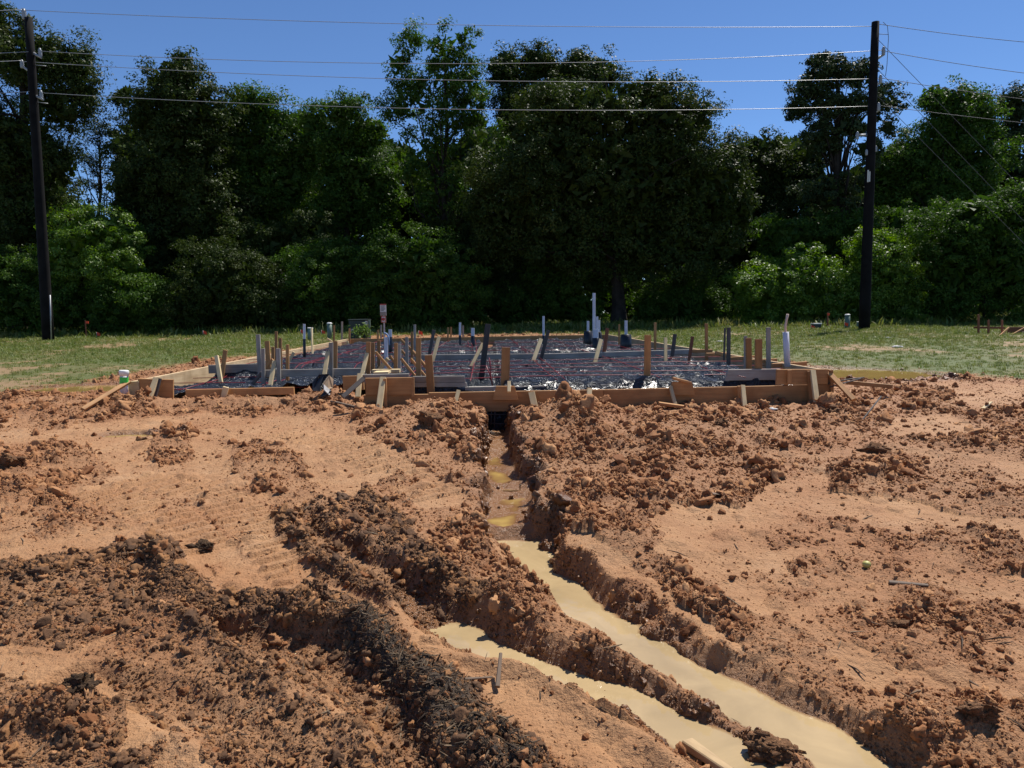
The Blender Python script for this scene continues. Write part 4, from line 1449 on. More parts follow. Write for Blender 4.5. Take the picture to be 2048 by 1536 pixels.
tree('pine_tree', 'dark pine top showing at the far right edge', Y, 2030,
     [L(2030, 210, 60, 40, Y), L(2060, 260, 70, 50, Y), L(2000, 280, 40, 50, Y), L(2040, 350, 80, 70, Y)], 170, 56, .6, 'needle', 22, .3, limbs=18)

# shrubs, vines and young growth in front of the trees
def shrub(label, px, Y, lobes, nclump, per, mat, seed, cr=.42, leaf=(.09, .18), name='shrub', shell=.72, limbs=6):
    tree(name, label, Y, px, lobes, nclump, per, cr, mat, seed, .06, None, limbs, leaf, shell, 'undergrowth at the wood edge', 'shrub', True, .6)
Y = 37.5
shrub('vine-covered mound arching beside the left power pole', 190, Y, [L(190, 480, 95, 65, Y), L(140, 530, 70, 60, Y), L(230, 540, 60, 70, Y)], 260, 60, 'leaf_vine', 31, name='vine_mound')
Y = 36.5
shrub('low leafy thicket at the foot of the left power pole', 60, Y, [L(40, 610, 100, 60, Y), L(-20, 560, 70, 80, Y), L(120, 620, 60, 50, Y)], 260, 60, 'leaf_mid', 32)
shrub('rounded green shrub in front of the vine mound', 270, Y, [L(270, 605, 75, 55, Y), L(215, 625, 50, 45, Y), L(320, 630, 40, 40, Y)], 230, 60, 'leaf_mid', 33)
Y = 37
shrub('wide grey-green bush left of the green utility pedestals', 450, Y, [L(450, 570, 115, 75, Y), L(390, 610, 70, 60, Y), L(520, 610, 70, 60, Y)], 340, 60, 'leaf_oak', 34, leaf=(.08, .155))
Y = 38
shrub('bright green young tree clump behind the transformer box', 640, Y, [L(640, 560, 80, 80, Y), L(590, 610, 55, 60, Y), L(700, 540, 60, 60, Y), L(690, 620, 70, 50, Y)], 330, 60, 'leaf_mid', 35)
Y = 37
shrub('large soft rounded bush behind the sign post', 850, Y, [L(850, 530, 100, 80, Y), L(780, 570, 70, 90, Y), L(910, 590, 60, 70, Y), L(830, 620, 100, 45, Y)], 420, 60, 'leaf_mid', 36, leaf=(.08, .155))
Y = 40
shrub('dim understorey left of the oak trunk', 1060, Y, [L(1030, 610, 80, 50, Y), L(1120, 600, 60, 55, Y), L(1094, 548, 50, 45, Y), L(1170, 620, 50, 45, Y), L(1200, 560, 50, 40, Y)], 240, 56, 'leaf_mid', 37)
shrub('leafy saplings right of the oak trunk', 1340, Y, [L(1300, 610, 45, 45, Y), L(1370, 600, 60, 60, Y), L(1430, 620, 40, 45, Y)], 240, 56, 'leaf_mid', 38)
Y = 37.5
shrub('bright green vine mound nearest left of the right power pole', 1590, Y, [L(1600, 560, 85, 60, Y), L(1510, 570, 60, 50, Y), L(1560, 620, 90, 40, Y), L(1650, 600, 50, 50, Y)], 380, 60, 'leaf_vine', 39, name='vine_mound')
shrub('sunlit vine thicket directly right of the right power pole', 1780, Y, [L(1770, 550, 70, 60, Y), L(1720, 600, 70, 50, Y), L(1810, 610, 50, 50, Y), L(1760, 500, 60, 40, Y)], 360, 60, 'leaf_vine', 40, name='vine_mound')
Y = 36.5
shrub('tall vine-smothered bank at the right edge of the wood', 1960, Y, [L(1960, 450, 100, 75, Y), L(1910, 540, 70, 100, Y), L(2020, 540, 90, 110, Y), L(1890, 610, 60, 50, Y), L(2060, 440, 60, 80, Y)], 520, 60, 'leaf_mid', 41, name='vine_mound')  # darker mixed-leaf colour stands in for shade on this bank's face
Y = 41
shrub('mid-height saplings behind the bright vine mounds', 1640, Y, [L(1640, 480, 70, 50, Y), L(1560, 480, 60, 60, Y), L(1720, 470, 60, 50, Y), L(1800, 460, 60, 60, Y)], 330, 56, 'leaf_mid', 42)
Y = 41
shrub('dark undergrowth under the twin-topped tree', 480, Y, [L(480, 490, 60, 60, Y), L(560, 500, 60, 60, Y), L(310, 560, 60, 60, Y), L(620, 470, 50, 50, Y)], 260, 56, 'leaf_oak', 43)
Y = 41.5
shrub('shaded brush beneath the tallest tree', 960, Y, [L(960, 520, 60, 90, Y), L(1000, 600, 60, 60, Y), L(900, 470, 60, 50, Y)], 260, 56, 'leaf_oak', 44)

# the depth of the wood behind, too far in to tell trees apart
r = np.random.default_rng(99)
n = 60000
ux = r.uniform(-350, 2400, n)
topy = np.interp(ux, [-350, 0, 150, 175, 225, 245, 400, 600, 780, 850, 960, 1480, 1580, 1700, 1800, 2048, 2400], [280, 300, 420, 440, 440, 290, 250, 270, 300, 340, 270, 320, 300, 370, 330, 320, 320])
uy = topy + (678 - topy) * r.uniform(0, 1, n)
YY = r.uniform(49, 58, n)
dx = np.stack([ray(a, b) for a, b in zip(ux, uy)])
C = dx * (YY / dx[:, 1])[:, None] + np.array([0, 0, CAMZ])
C += np.stack([fbm(C[:, 0], C[:, 2], 2.0, 2, s_) * 3 for s_ in (1, 2, 3)], -1)
N = r.normal(size=(n, 3)) + np.array([0, -.5, .3])
N /= np.linalg.norm(N, axis=1, keepdims=True)
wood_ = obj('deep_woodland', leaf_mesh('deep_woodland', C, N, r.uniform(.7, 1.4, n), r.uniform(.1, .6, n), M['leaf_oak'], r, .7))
wood_['kind'] = 'stuff'
wood_['label'] = 'dark mass of woodland behind the front row of trees'
# ------------------------------------------------------------------ power line
def pole(label, bx, by, tx, ty, Y):
    b = at(bx, by, Y)
    b.z = zland(Y) - .3
    t = at(tx, ty, Y)
    ro = root('utility_pole', (b.x, b.y, zland(Y)), label, 'utility pole', 'utility poles of the power line')
    n = 8
    pts = [b.lerp(t, k / n) for k in range(n + 1)]
    obj('shaft', tube_mesh('shaft', pts, [.235 - .085 * k / n for k in range(n + 1)], M['pole'], 14), ro)
    return ro
def insulator(ro, px, py, Y, s=1.0):
    p = at(px, py, Y)
    prof = [(-.20, .035), (-.18, .075), (-.14, .06), (-.10, .085), (-.06, .06), (-.02, .085), (.02, .06), (.06, .08), (.10, .05), (.14, .045), (.16, .02)]
    pts = [p + Vector((0, 0, z * s)) for z, _ in prof]
    obj('insulator', tube_mesh('insulator', pts, [r * s for _, r in prof], M['porcelain'], 9), ro)
def bracket(ro, x0, y0, x1, y1, Y, dark=False):
    a, b = at(x0, y0, Y), at(x1, y1, Y - .1)
    obj('bracket', tube_mesh('bracket', [a, a.lerp(b, .5), b], [.07, .055, .04], M['galv'], 6), ro)
YP = 32.0
pl = pole('black wooden power pole on the left, partly against the tall dark tree', 97, 684, 57, 36, YP)
insulator(pl, 48, 27, YP, 1.25)
bracket(pl, 57, 45, 50, 36, YP)
for (x0, y0, x1, y1) in ((66, 106, 83, 116), (65, 147, 47, 134), (70, 191, 87, 200)):
    bracket(pl, x0, y0, x1, y1, YP)
insulator(pl, 80, 104, YP); insulator(pl, 44, 127, YP); insulator(pl, 82, 188, YP)
obj('conduit', tube_mesh('conduit', [at(103, 684, YP - .25), at(100, 590, YP - .25)], .03, M['galv'], 6), pl)
obj('step_bolt', tube_mesh('step_bolt', [at(70, 130, YP), at(92, 132, YP)], .015, M['galv'], 5), pl)
obj('step_bolt', tube_mesh('step_bolt', [at(72, 204, YP), at(96, 207, YP)], .015, M['galv'], 5), pl)
pr = pole('black wooden power pole on the right with guy wires and brackets', 1728, 664, 1751, 44, YP)
for (x0, y0, x1, y1) in ((1748, 121, 1768, 109), (1744, 174, 1762, 165), (1740, 229, 1758, 221)):
    bracket(pr, x0, y0, x1, y1, YP)
    insulator(pr, x1 - 1, y1 - 8, YP - .1)
bracket(pr, 1733, 271, 1718, 270, YP)
insulator(pr, 1715, 270, YP - .1, .9)
insulator(pr, 1752, 297, YP - .1, .7)
insulator(pr, 1733, 304, YP - .3, .7)
obj('tag_plate', box_mesh('tag_plate', .06, .01, .5, M['sticker']), pr, Matrix.Translation(at(1735, 340, YP - .25)))
obj('tag_plate', box_mesh('tag_plate', .05, .01, .42, M['sticker']), pr, Matrix.Translation(at(1738.5, 343, YP - .25)))
obj('jumper_wire', tube_mesh('jumper_wire', [at(1766, 44, YP), at(1775, 52, YP), at(1777, 75, YP), at(1774, 130, YP), at(1771, 152, YP)], .012, M['wire_dark'], 5), pr)
obj('step_bolt', tube_mesh('step_bolt', [at(1757, 68, YP), at(1777, 69, YP)], .012, M['wire_dark'], 5), pr)

def wire(label, pp, rad=.0115, mat='wire', name='power_cable', Y=(YP, YP), grp='overhead power cables'):
    # smooth curve through photo positions, evenly deep between the poles
    n = 40
    xs = [p[0] for p in pp]
    co = np.polyfit(xs, [p[1] for p in pp], 2 if len(pp) > 2 else 1)
    pts = []
    for k in range(n + 1):
        x = xs[0] + (xs[-1] - xs[0]) * k / n
        pts.append(at(x, float(np.polyval(co, x)), Y[0] + (Y[1] - Y[0]) * k / n))
    o = obj(name, tube_mesh(name, pts, rad, M[mat], 5))
    return tag(o, label, 'cable', grp)
wire('topmost overhead cable crossing the sky between the two poles', [(48, 20), (400, 36), (700, 45), (1200, 53), (1743, 53)])
wire('second overhead cable from the top between the two poles', [(80, 103), (480, 119), (900, 128), (1400, 119), (1766, 100)])
wire('third overhead cable from the top between the two poles', [(45, 123), (400, 143), (700, 155), (1200, 164), (1760, 157)])
wire('lowest overhead cable between the two poles', [(82, 186), (400, 202), (700, 214), (1200, 221), (1750, 212)])
for nm, ys, ye in (('topmost', 22, 19), ('second', 107, 103), ('third', 123, 121), ('lowest', 187, 183)):
    x1 = {'topmost': 48, 'second': 68, 'third': 45, 'lowest': 70}[nm]
    wire('short piece of the %s cable left of the left pole' % nm, [(-300, ys + 14), (x1, ye)], Y=(27, YP))
wire('topmost overhead cable leaving the right pole to the right', [(1757, 48), (1900, 68), (2300, 100)], Y=(YP, 31), mat='wire_dark')
wire('second overhead cable leaving the right pole to the right', [(1768, 102), (1900, 125), (2300, 170)], Y=(YP, 31), mat='wire_dark')
wire('third overhead cable leaving the right pole to the right', [(1762, 156), (1900, 178), (2300, 225)], Y=(YP, 31), mat='wire_dark')
wire('lowest overhead cable leaving the right pole to the right', [(1758, 211), (1900, 229), (2300, 270)], Y=(YP, 31), mat='wire_dark')
wire('upper guy wire slanting down right from the right pole', [(1757, 80), (2260, 600)], .011, 'wire_dark', 'guy_wire', (YP, 33), 'guy wires of the right pole')
wire('middle guy wire slanting down right from the right pole', [(1752, 135), (2200, 600)], .011, 'wire_dark', 'guy_wire', (YP, 33), 'guy wires of the right pole')
wire('lower guy wire slanting down right from the right pole', [(1746, 183), (2160, 600)], .011, 'wire_dark', 'guy_wire', (YP, 33), 'guy wires of the right pole')

# ------------------------------------------------------------------ plumbing risers
def pipe(label, x, yt, ym, yb, Y, wpx, cat='pipe', mat='pvc', low='black', lean=0.0, flare=1.0):
    rad = wpx / 2 * Y / F
    t, m, b = at(x + lean, yt, Y), at(x, ym, Y), at(x, yb, Y)
    b.z = min(b.z, .55)
    ro = root('plumbing_riser', m, label, cat, 'plumbing risers in the slab')
    # open-ended tube
    V, Fc, _ = tube_np([b, m, t, t, t - (t - m) * .4], [rad, rad, rad, rad * .86, rad * .86], 12, False)
    me = bpy.data.meshes.new('pipe')
    me.from_pydata([tuple(v) for v in V], [], Fc)
    me.materials.append(M[mat])
    obj('pipe', me, ro)
    if low:
        mm = Vector(m)
        obj('sleeve', tube_mesh('sleeve', [b, b.lerp(mm, .5), mm, mm + Vector((0, 0, .004))], [rad * flare * 1.25, rad * flare * 1.2, rad * flare * 1.12, rad * 1.01], M[low], 12), ro)
    return ro
pipe('white riser pipe with black lower half beside the left form plank', 608.5, 648, 678, 707, 16.0, 5)
ro = pipe('thick pale riser pipe standing among the left stakes', 772, 674, 720, 724, 12.2, 8, low=None)
obj('elbow_tube', tube_mesh('elbow_tube', [at(768, 665, 12.2), at(774, 668, 12.2), at(778, 676, 12.2), at(779, 690, 12.2)], .012, M['blue_tube'], 6), ro)
pipe('short white pipe with long black sleeve behind the thick pale riser', 780.5, 659, 674, 697, 17, 7)
pipe('thin white riser with black base near the far plank, left one of the pair', 920, 645, 671, 688, 20.5, 4.6)
pipe('stubby white riser with black base near the far plank, right one of the pair', 945.5, 656, 672, 688, 20, 7)
pipe('slim white riser standing alone left of the tall vent pipe', 1087, 632, 671, 684, 20.5, 4.6)
pipe('tallest white vent pipe in the slab', 1188, 586, 676, 690, 19.0, 6, low=None)
pipe('second vent pipe tight behind the tallest one', 1194, 633, 672, 690, 19.6, 5, low=None)
pipe('shortest vent pipe at the right of the tallest one', 1198.5, 640, 664, 684, 19.9, 4, flare=2.2)
pipe('squat grey pipe hub at the foot of the tallest vent pipe', 1191.5, 658, 676, 697, 18.6, 11, flare=1.1)
pipe('white riser rising from a wide black bucket left of the tallest vent pipe', 1176, 642, 662, 682, 20.2, 5, flare=3.0)
pipe('white riser rising from a wide black bucket near the right form plank', 1252, 641, 669, 692, 18.2, 6, flare=3.2)
# bent tube at the right
ro = root('conduit_stub', at(1572, 730, 10.3), 'grey conduit with a thin bent hose sticking out of it at the right plank', 'pipe')
obj('pipe', tube_mesh('pipe', [at(1575, 733, 10.3), at(1573, 700, 10.3), at(1571.5, 664, 10.3)], .042, M['pvc'], 12), ro)
obj('hose', tube_mesh('hose', [at(1571, 666, 10.3), at(1571, 652, 10.3), at(1573, 640, 10.3), at(1575.5, 628, 10.3)], .018, simple('peach_hose', (.62, .46, .36), .5, .1, 8), 8), ro)
# capped pipe with green tape at the left corner
ro = root('cleanout_pipe', at(248, 786, 9.9), 'white cleanout pipe with bright green tape at the left corner of the forms', 'pipe')
obj('pipe', tube_mesh('pipe', [at(248, 800, 9.9), at(248, 745, 9.9)], .052, M['pvc'], 14), ro)
obj('cap', tube_mesh('cap', [at(248, 751, 9.9), at(248, 742, 9.9), at(248, 740.5, 9.9)], [.062, .062, .055], M['pvc_cap'], 14), ro)
obj('tape', tube_mesh('tape', [at(248, 768, 9.9), at(248, 754, 9.9)], .055, M['green_tape'], 14, cap=False), ro)

# ------------------------------------------------------------------ utilities and markers beyond the slab
def pedestal(label, x, yt, yb, Y, wpx):
    rad = wpx / 2 * Y / F
    b, t = at(x, yb, Y), at(x, yt, Y)
    ro = root('utility_pedestal', b, label, 'pedestal', 'green utility pedestals')
    obj('body', tube_mesh('body', [b - Vector((0, 0, .2)), b.lerp(t, .9)], rad, M['ped'], 14), ro)
    c = b.lerp(t, .9)
    obj('cap', tube_mesh('cap', [c, c + (t - c) * .5, t], [rad * 1.1, rad * 1.1, rad * .75], M['pvc_cap'], 14), ro)
pedestal('green utility pedestal right beside the left white riser pipe', 620.5, 655, 673, 29, 11)
pedestal('taller green utility pedestal left of the transformer box', 659, 645, 674, 30, 10)
pedestal('tall green pedestal left of the right power pole', 1695, 628, 656, 33, 10)
pedestal('low green pedestal touching the right power pole', 1718, 643, 655, 33, 9)
ro = root('meter_box', at(1632, 656, 33), 'small dark ground box with pale lid far right beyond the forms', 'utility box')
obj('body', box_mesh('body', .34, .3, .28, M['xfmr']), ro, Matrix.Translation(at(1625, 648, 33)))
obj('lid', box_mesh('lid', .38, .34, .04, M['pvc_cap']), ro, Matrix.Translation(at(1624, 646.5, 33)))
# transformer
Yt = 29.5
ro = root('transformer_box', at(720, 674, Yt), 'dark green transformer cabinet with white stickers at the edge of the lawn', 'transformer')
w = 36 * Yt / F
me = box_mesh('cabinet', w, .7, 35 * Yt / F + .2, M['xfmr'], bev=.03)
obj('cabinet', me, ro, Matrix.Translation(at(701, 640, Yt)))
obj('lid', box_mesh('lid', w + .05, .76, .05, M['xfmr'], bev=.02), ro, Matrix.Translation(at(700, 638.5, Yt)))
obj('corner_post', box_mesh('corner_post', .07, .08, 35 * Yt / F + .2, M['ped']), ro, Matrix.Translation(at(737, 640, Yt - .33)))
for (x, y, hh) in ((730, 642, .15), (703, 658, .17)):
    st = obj('sticker', box_mesh('sticker', 4.5 * Yt / F, .01, hh, M['sticker'], bev=.001), ro, Matrix.Translation(at(x, y, Yt - .37)))
    WM[st.name] = Matrix.Translation(at(x, y, Yt - .37))
    sub('print_mark', box_mesh('print_mark', .03, .008, .06, M['ink'], bev=.001), st, Matrix.Translation(at(x + 1.3, y + 1.5, Yt - .378)))
# sign post
Ys = 26.5
ro = root('notice_post', at(768, 676, Ys), 'thin post with a white notice above a small red notice', 'sign post')
obj('post', box_mesh('post', .05, .05, 52 * Ys / F + .3, M['galv']), ro, Matrix.Translation(at(766, 622, Ys)))
s1 = obj('notice_board', box_mesh('notice_board', 12 * Ys / F, .02, 23 * Ys / F, M['sign_white'], bev=.002), ro, Matrix.Translation(at(760, 608, Ys - .05)))
WM[s1.name] = Matrix.Translation(at(760, 608, Ys - .05))
sub('heading_band', box_mesh('heading_band', 12 * Ys / F, .006, 2 * Ys / F, M['sign_red'], bev=.001), s1, Matrix.Translation(at(760, 608, Ys - .066)))
sub('lower_panel', box_mesh('lower_panel', 12 * Ys / F, .006, 7 * Ys / F, M['wood_grey'], bev=.001), s1, Matrix.Translation(at(760, 624, Ys - .066)))
for k in range(5):
    ww = (8.5, 7.5, 9, 8, 6)[k]
    sub('text_line', box_mesh('text_line', ww * Ys / F, .005, .9 * Ys / F, M['ink'], bev=.001), s1, Matrix.Translation(at(761.5, 611.5 + 2.3 * k, Ys - .064)))
s2 = obj('notice_board', box_mesh('notice_board', 9.5 * Ys / F, .02, 13 * Ys / F, M['sign_white'], bev=.002), ro, Matrix.Translation(at(762, 632, Ys - .05)))
WM[s2.name] = Matrix.Translation(at(762, 632, Ys - .05))
for (dx, dy, ww, hh) in ((0, 0, 9.5, 1.3), (0, 11.7, 9.5, 1.3), (0, 1.3, 1.3, 10.4), (8.2, 1.3, 1.3, 10.4)):
    sub('border', box_mesh('border', ww * Ys / F, .006, hh * Ys / F, M['sign_red'], bev=.001), s2, Matrix.Translation(at(762 + dx, 632 + dy, Ys - .066)))
sub('symbol', tube_mesh('symbol', [at(766.7, 638.5, Ys - .064), at(766.7, 638.5, Ys - .07)], 3.2 * Ys / F, M['sign_red'], 14), s2)
# survey flags
def flag(label, x, yb, yt, Y):
    b, t = at(x, yb, Y), at(x, yt, Y)
    ro = root('survey_flag', b, label, 'flag', 'orange survey flags')
    obj('wire_stem', tube_mesh('wire_stem', [b - Vector((0, 0, .1)), t], .008, M['galv'], 5), ro)
    me = bpy.data.meshes.new('pennant')
    V = []
    for i in range(4):
        for j in range(3):
            V.append((t.x + .055 * i, t.y + .03 * math.sin(i * 1.8 + j), t.z - .07 * j - .02 * i))
    me.from_pydata(V, [], [(3 * i + j, 3 * i + j + 1, 3 * i + j + 4, 3 * i + j + 3) for i in range(3) for j in range(2)])
    me.materials.append(M['flag'])
    so_ = me
    obj('pennant', me, ro)
flag('orange survey flag in the brush right of the left pole', 193, 678, 664, 34)
flag('orange survey flag in front of the wide grey-green bush', 406, 674, 661, 34)
flag('orange survey flag just left of the left white riser', 601, 672, 659, 33)
flag('orange survey flag between the two left pedestals', 643, 673, 660, 33)
flag('orange survey flag right of the far notice post', 837, 675, 661, 31)
flag('red survey flag against the tall pedestal by the right pole', 1689, 658, 644, 32.5)
flag('orange survey flag beside the small ground box', 1622, 659, 650, 32.5)
def lath(label, x, yt, yb, Y, w, mat='wood'):
    b, t = at(x, yb, Y), at(x, yt, Y)
    ro = root('survey_stake', b, label, 'stake', 'survey stakes on the lawn')
    obj('lath', box_mesh('lath', (t - b).length + .1, .02, w * Y / F, M[mat]), ro, Matrix(((0, 0, 1, b.x), (0, 1, 0, b.y), (1, 0, 0, b.z - .1), (0, 0, 0, 1))))
    obj('ribbon', box_mesh('ribbon', .12, .03, .10, M['flag'], bev=.002), ro, Matrix.Translation(t - Vector((.06, 0, .06))))
lath('red-ribboned survey stake in the brush near the left pole', 174, 640, 680, 34, 2.2, 'wood_red')
lath('survey stake with pink ribbon left of the tall pedestal', 1657, 624, 652, 34.5, 3.5, 'wood_red')

# small formwork at the far right
ro = root('small_formwork', at(2000, 670, 27), 'small timber formwork on bare sand at the far right of the lawn', 'formwork')
board(1948, 653, 2010, 654, 27, 27, .07, 'wood_red', .05, ro)
board(2016, 654, 2120, 654, 26.6, 26.4, .22, 'wood_red', .05, ro)
for (x, yt) in ((1957, 629), (1977, 640), (2004, 640)):
    stake(x, 670, x, yt, 26.9, 4, 'wood_red', ext=.2, parent=ro)
stake(2000, 671, 2018, 655, 26, 3, 'wood', ext=.05, parent=ro, name='brace', Yt=26.5)
stake(2022, 671, 2050, 655, 25.9, 3, 'wood', ext=.05, parent=ro, name='brace', Yt=26.4)
me_v, me_f = ico(3)
r = np.random.default_rng(5)
c = at(2040, 672, 27)
sv = me_v * np.array([2.4, .9, .16]) * (1 + .12 * np.sin(me_v[:, [0]] * 7 + me_v[:, [1]] * 9)) + np.array([c.x, c.y, c.z - .05])
so_ = obj('sand_bed', mesh_np('sand_bed', sv, me_f, simple('pale_sand', (.55, .43, .30), .9, .2, 6), smooth=True))
so_['kind'] = 'structure'

# ------------------------------------------------------------------ things lying about
def mat_clod(name, stops):
    t = NT(name)
    co = t.n('NewGeometry').outputs['Position']
    n = t.noise(16, co, 6, .7)
    n2 = t.noise(90, co, 4, .7)
    t.col(t.ramp(t.math('ADD', t.math('MULTIPLY', n, .7), t.math('MULTIPLY', n2, .4)), stops))
    t.set(Roughness=.85)
    t.p.inputs['Specular IOR Level'].default_value = .3
    t.bump(t.math('ADD', n, n2), 1.0, .03)
    return t.m
M['clod'] = mat_clod('clay_clod', [(.3, (0.14, 0.060, 0.025)), (.55, (0.25, 0.12, 0.053)), (.8, (0.40, 0.22, 0.11))])
M['clod_dark'] = mat_clod('dark_clod', [(.3, (0.05, 0.03, 0.017)), (.55, (0.10, 0.056, 0.028)), (.8, (0.22, 0.12, 0.05))])
CR1 = [crumb_proto(60 + i, 1) for i in range(8)]
def clod(label, px, py, size, seed, mat='clod', sq=(1, 1, .8), lift=.0):
    c = G(px, py)
    rr = np.random.default_rng(seed)
    V, Fc = crumb_proto(900 + seed, 4)
    V = V / np.abs(V).max(axis=0) * np.array([1, 1, .95])
    Vs, Fs = [V * .82], [Fc]
    off = len(V)
    for k in range(170):                      # crumbs stuck all over it
        d = V[rr.integers(0, len(V))] * rr.uniform(.72, .9)
        pv, pf = CR1[rr.integers(0, 8)]
        a = rr.uniform(0, 6.28)
        R3 = np.array([[math.cos(a), -math.sin(a), 0], [math.sin(a), math.cos(a), 0], [0, 0, 1]])
        s = .05 * (1 - rr.uniform(0, .985)) ** (-.5)
        Vs.append(pv @ R3.T * min(s, .3) + d)
        Fs.append(pf + off)
        off += len(pv)
    q = np.concatenate(Vs) * size * np.array(sq)
    z = land_z(c[0], c[1])
    q += np.array([c[0], c[1], z + size * sq[2] * lift])
    o = obj('clay_clod', mesh_np('clay_clod', q, np.concatenate(Fs), M['clod_dark' if 'dark' in mat else 'clod']))
    tag(o, label, 'clod', 'large loose clods of clay')
clod('largest clay clod, bottom right beside the water-filled trench', 1545, 1500, .125, 1, sq=(1.1, .8, .75))
clod('big clay lump on the spoil left of the trench mouth', 858, 882, .19, 2, sq=(1.1, .9, .75))
clod('angular clod below the left corner plank brace', 322, 812, .17, 3)
clod('clod at the right foot of the formwork corner', 1668, 838, .17, 4)
clod('block-like clod lying on the puddled ground right of centre', 1750, 912, .15, 5, sq=(1.3, .8, .8))
clod('broad flat clod on the ridge right of the trench', 1790, 1270, .075, 6, sq=(1.2, .9, .8))
clod('rounded clod at the left edge of the mud', 15, 945, .17, 7)
clod('pair-leading clod in the shallow puddle at the left', 285, 880, .09, 8, sq=(1.3, .9, .6))
clod('dark shaded clod in the lower left topsoil', 155, 1440, .085, 9, 'crumb_dark', (1.2, .9, .8))
clod('clod on the bank at the bottom right corner', 1955, 1480, .085, 10, sq=(1.2, .9, .8))
clod('small dark clod beneath the big lump left of the trench', 925, 905, .08, 11)
clod('grey crumbly clod in the track marks left of centre', 405, 1105, .07, 12, 'crumb_dark', (1.2, .9, .8))
clod('flat-topped clod beside the rut water', 1010, 1160, .09, 13, sq=(1.3, 1, .6))
clod('clod near the tip of the loose rebar on the right', 1440, 875, .12, 14)
clod('leaning clod atop the spoil right of the trench mouth', 1110, 812, .2, 15, sq=(1.2, 1, .8))

def lying(name, label, cat, x0, y0, x1, y1, w, h, mat, lift=.01, z1=0.0):
    a2, b2 = G(x0, y0), G(x1, y1)
    a = Vector((a2[0], a2[1], land_z(*a2) + h + lift))
    b = Vector((b2[0], b2[1], land_z(*b2) + h + lift + z1))
    o = obj(name, box_mesh(name, (b - a).length, w, h, M[mat], taper=.3), None, frame(a, b))
    return tag(o, label, cat)
lying('splintered_board', 'pale splintered board half buried at the bottom, between the two water channels', 'board', 1375, 1475, 1460, 1560, .05, .035, 'drift', .03)
lying('weathered_board', 'grey weathered board end lying on the flat mud at the right', 'board', 1778, 1168, 1856, 1177, .04, .016, 'wood_old', .002)
lying('bark_slab', 'dark slab of bark beside the puddle right of centre', 'bark', 1412, 1000, 1443, 998, .06, .012, 'wood_old', .004)
lying('wooden_slat', 'thin dark slat lying on the clods left of the front box', 'slat', 664, 826, 712, 829, .05, .02, 'wood_old', .03)
lying('stick', 'stub of wood standing out of the silt at bottom centre', 'stick', 995, 1388, 1002, 1352, .02, .018, 'wood_old', .01, .04)
lying('stick', 'fallen forked stick left of the standing wood stub', 'stick', 930, 1385, 985, 1362, .012, .012, 'wood_old', .004)
lying('stick', 'dark stick lying on the mud bank between the channels', 'stick', 1262, 1316, 1300, 1306, .012, .012, 'wood_old', .01)
lying('board', 'short pale lath on the mud at the far right', 'board', 1965, 828, 1981, 826, .05, .02, 'wood_light', .03)
a, b = at(1657, 767, 9.3), at(1728, 755, 9.6)
tag(obj('rebar', tube_mesh('rebar', [a, a.lerp(b, .5) + Vector((0, 0, .01)), b], .009, M['steel'], 6)), 'upper dark steel bar poking out at the right corner of the forms', 'rebar', 'loose steel bars')
a, b = at(1660, 774, 9.2), at(1722, 757, 9.5)
tag(obj('rebar', tube_mesh('rebar', [a, a.lerp(b, .5), b], .009, M['steel'], 6)), 'lower dark steel bar poking out at the right corner of the forms', 'rebar', 'loose steel bars')
a, b = at(1719, 848, 7.9), at(1762, 793, 8.4)
tag(obj('rebar', tube_mesh('rebar', [a - Vector((0, 0, .1)), a, a.lerp(b, .1) + Vector((.02, 0, .03)), b], .009, M['steel'], 6)), 'bent steel bar stuck in a small puddle right of the forms', 'rebar', 'loose steel bars')
c = G(1733, 1141)
fv, ff = ico(3)
rf_ = .024
fv = fv * rf_ * np.array([1, 1, .92]) * (1 - .06 * np.exp(-((fv[:, [2]] - 1) / .2) ** 2))
tag(obj('green_fruit', mesh_np('green_fruit', fv + np.array([c[0], c[1], land_z(*c) + rf_ * .9]), ff, M['fruit'], smooth=True)), 'small round yellow-green fruit lying on the mud at right', 'fruit')
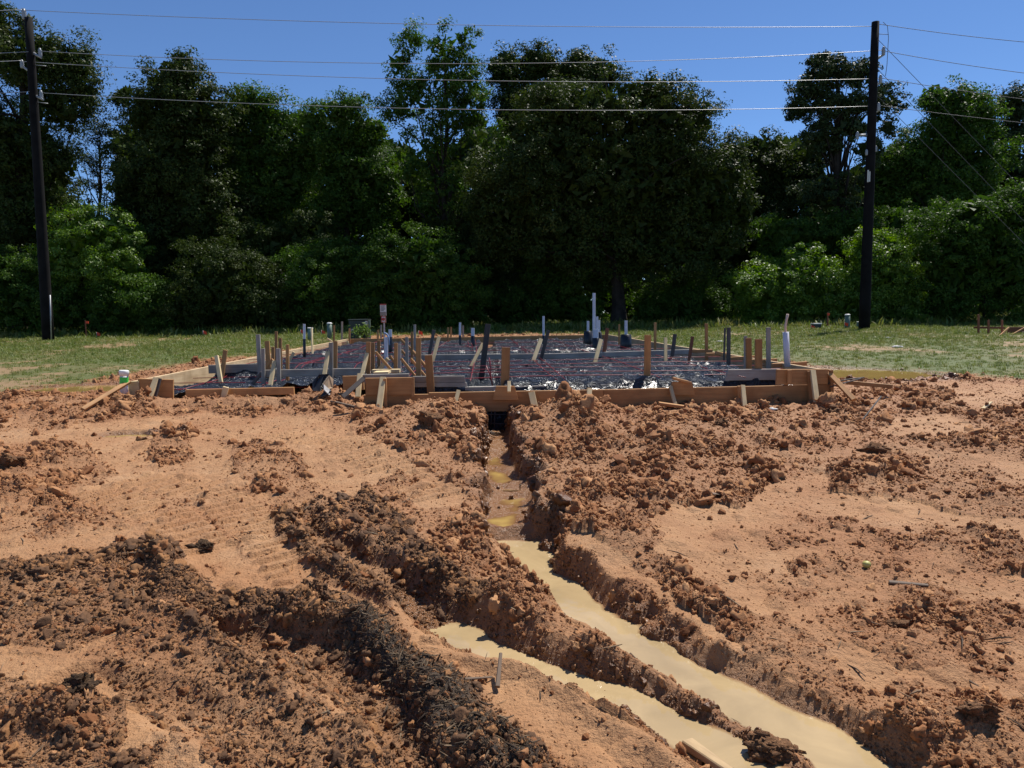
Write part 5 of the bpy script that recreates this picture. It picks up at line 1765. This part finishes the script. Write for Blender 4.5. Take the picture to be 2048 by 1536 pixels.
# folded wrapper of black sheeting and card in front of the left forms
Yw = 9.35
ro = root('folded_sheeting', at(645, 795, Yw), 'folded offcut of shiny black sheeting and cardboard left of the front box', 'offcut')
def panel(name, pp, mat, th=.012):
    pts = [at(x, y, Yw + d) for x, y, d in pp]
    nrm = (pts[1] - pts[0]).cross(pts[2] - pts[0]).normalized() * th
    V = [tuple(p) for p in pts] + [tuple(p + nrm) for p in pts]
    k = len(pts)
    me = bpy.data.meshes.new(name)
    me.from_pydata(V, [], [tuple(range(k - 1, -1, -1)), tuple(range(k, 2 * k))] + [(i, (i + 1) % k, k + (i + 1) % k, k + i) for i in range(k)])
    me.materials.append(M[mat])
    obj(name, me, ro)
panel('black_flap', [(626, 766, 0), (640, 749, .05), (648, 750, .12), (640, 770, .1), (638, 782, 0), (626, 782, -.05)], 'black')
panel('black_flap', [(640, 749, .05), (658, 748, .2), (650, 768, .15), (643, 782, .05), (638, 782, 0), (641, 766, .1)], 'plastic')
panel('card_panel', [(647, 768, .02), (659, 751, .1), (667, 758, .18), (666, 776, .12), (657, 778, .0)], 'card')
panel('pale_panel', [(648, 769, -.02), (663, 782, .02), (659, 790, -.05), (648, 779, -.06)], 'litter')
panel('black_flap', [(641, 796, -.1), (652, 792, -.08), (664, 783, .0), (650, 781, .02)], 'black')
# torn litter
for (x, y, s, lab) in ((1545, 823, .05, 'scrap of pale litter on the mud in front of the right planks'), (1440, 684, .10, 'crumpled pale litter on the grass behind the right planks'), (1795, 695, .11, 'crumpled pale sack on the right lawn'), (1778, 676, .1, 'small pale scrap on the right lawn nearer the pole')):
    c = G(x, y)
    v2, f2 = ico(2)
    rr = np.random.default_rng(int(x))
    v2 = v2 * s * np.array([1.2, .8, .35]) * rr.uniform(.6, 1.3, (len(v2), 1))
    tag(obj('litter_scrap', mesh_np('litter_scrap', v2 + np.array([c[0], c[1], land_z(*c) + s * .15]), f2, M['litter'])), lab, 'litter')
# weedy plant before the transformer
r = np.random.default_rng(77)
c = at(725, 672, 28.6)
n = 240
C = np.array([c.x, c.y, c.z + .18]) + r.normal(size=(n, 3)) * np.array([.18, .14, .13])
N = r.normal(size=(n, 3)) + np.array([0, 0, 1.0])
N /= np.linalg.norm(N, axis=1, keepdims=True)
ro = root('weed_plant', (c.x, c.y, c.z), 'pale green broad-leaved weed in front of the transformer cabinet', 'plant')
obj('leaves', leaf_mesh('leaves', C, N, r.uniform(.09, .18, n), r.uniform(.6, 1, n), M['leaf_light'], r), ro)
obj('stem', tube_mesh('stem', [(c.x, c.y, c.z - .1), (c.x + .02, c.y, c.z + .2)], .012, M['leaf_light'], 5), ro)
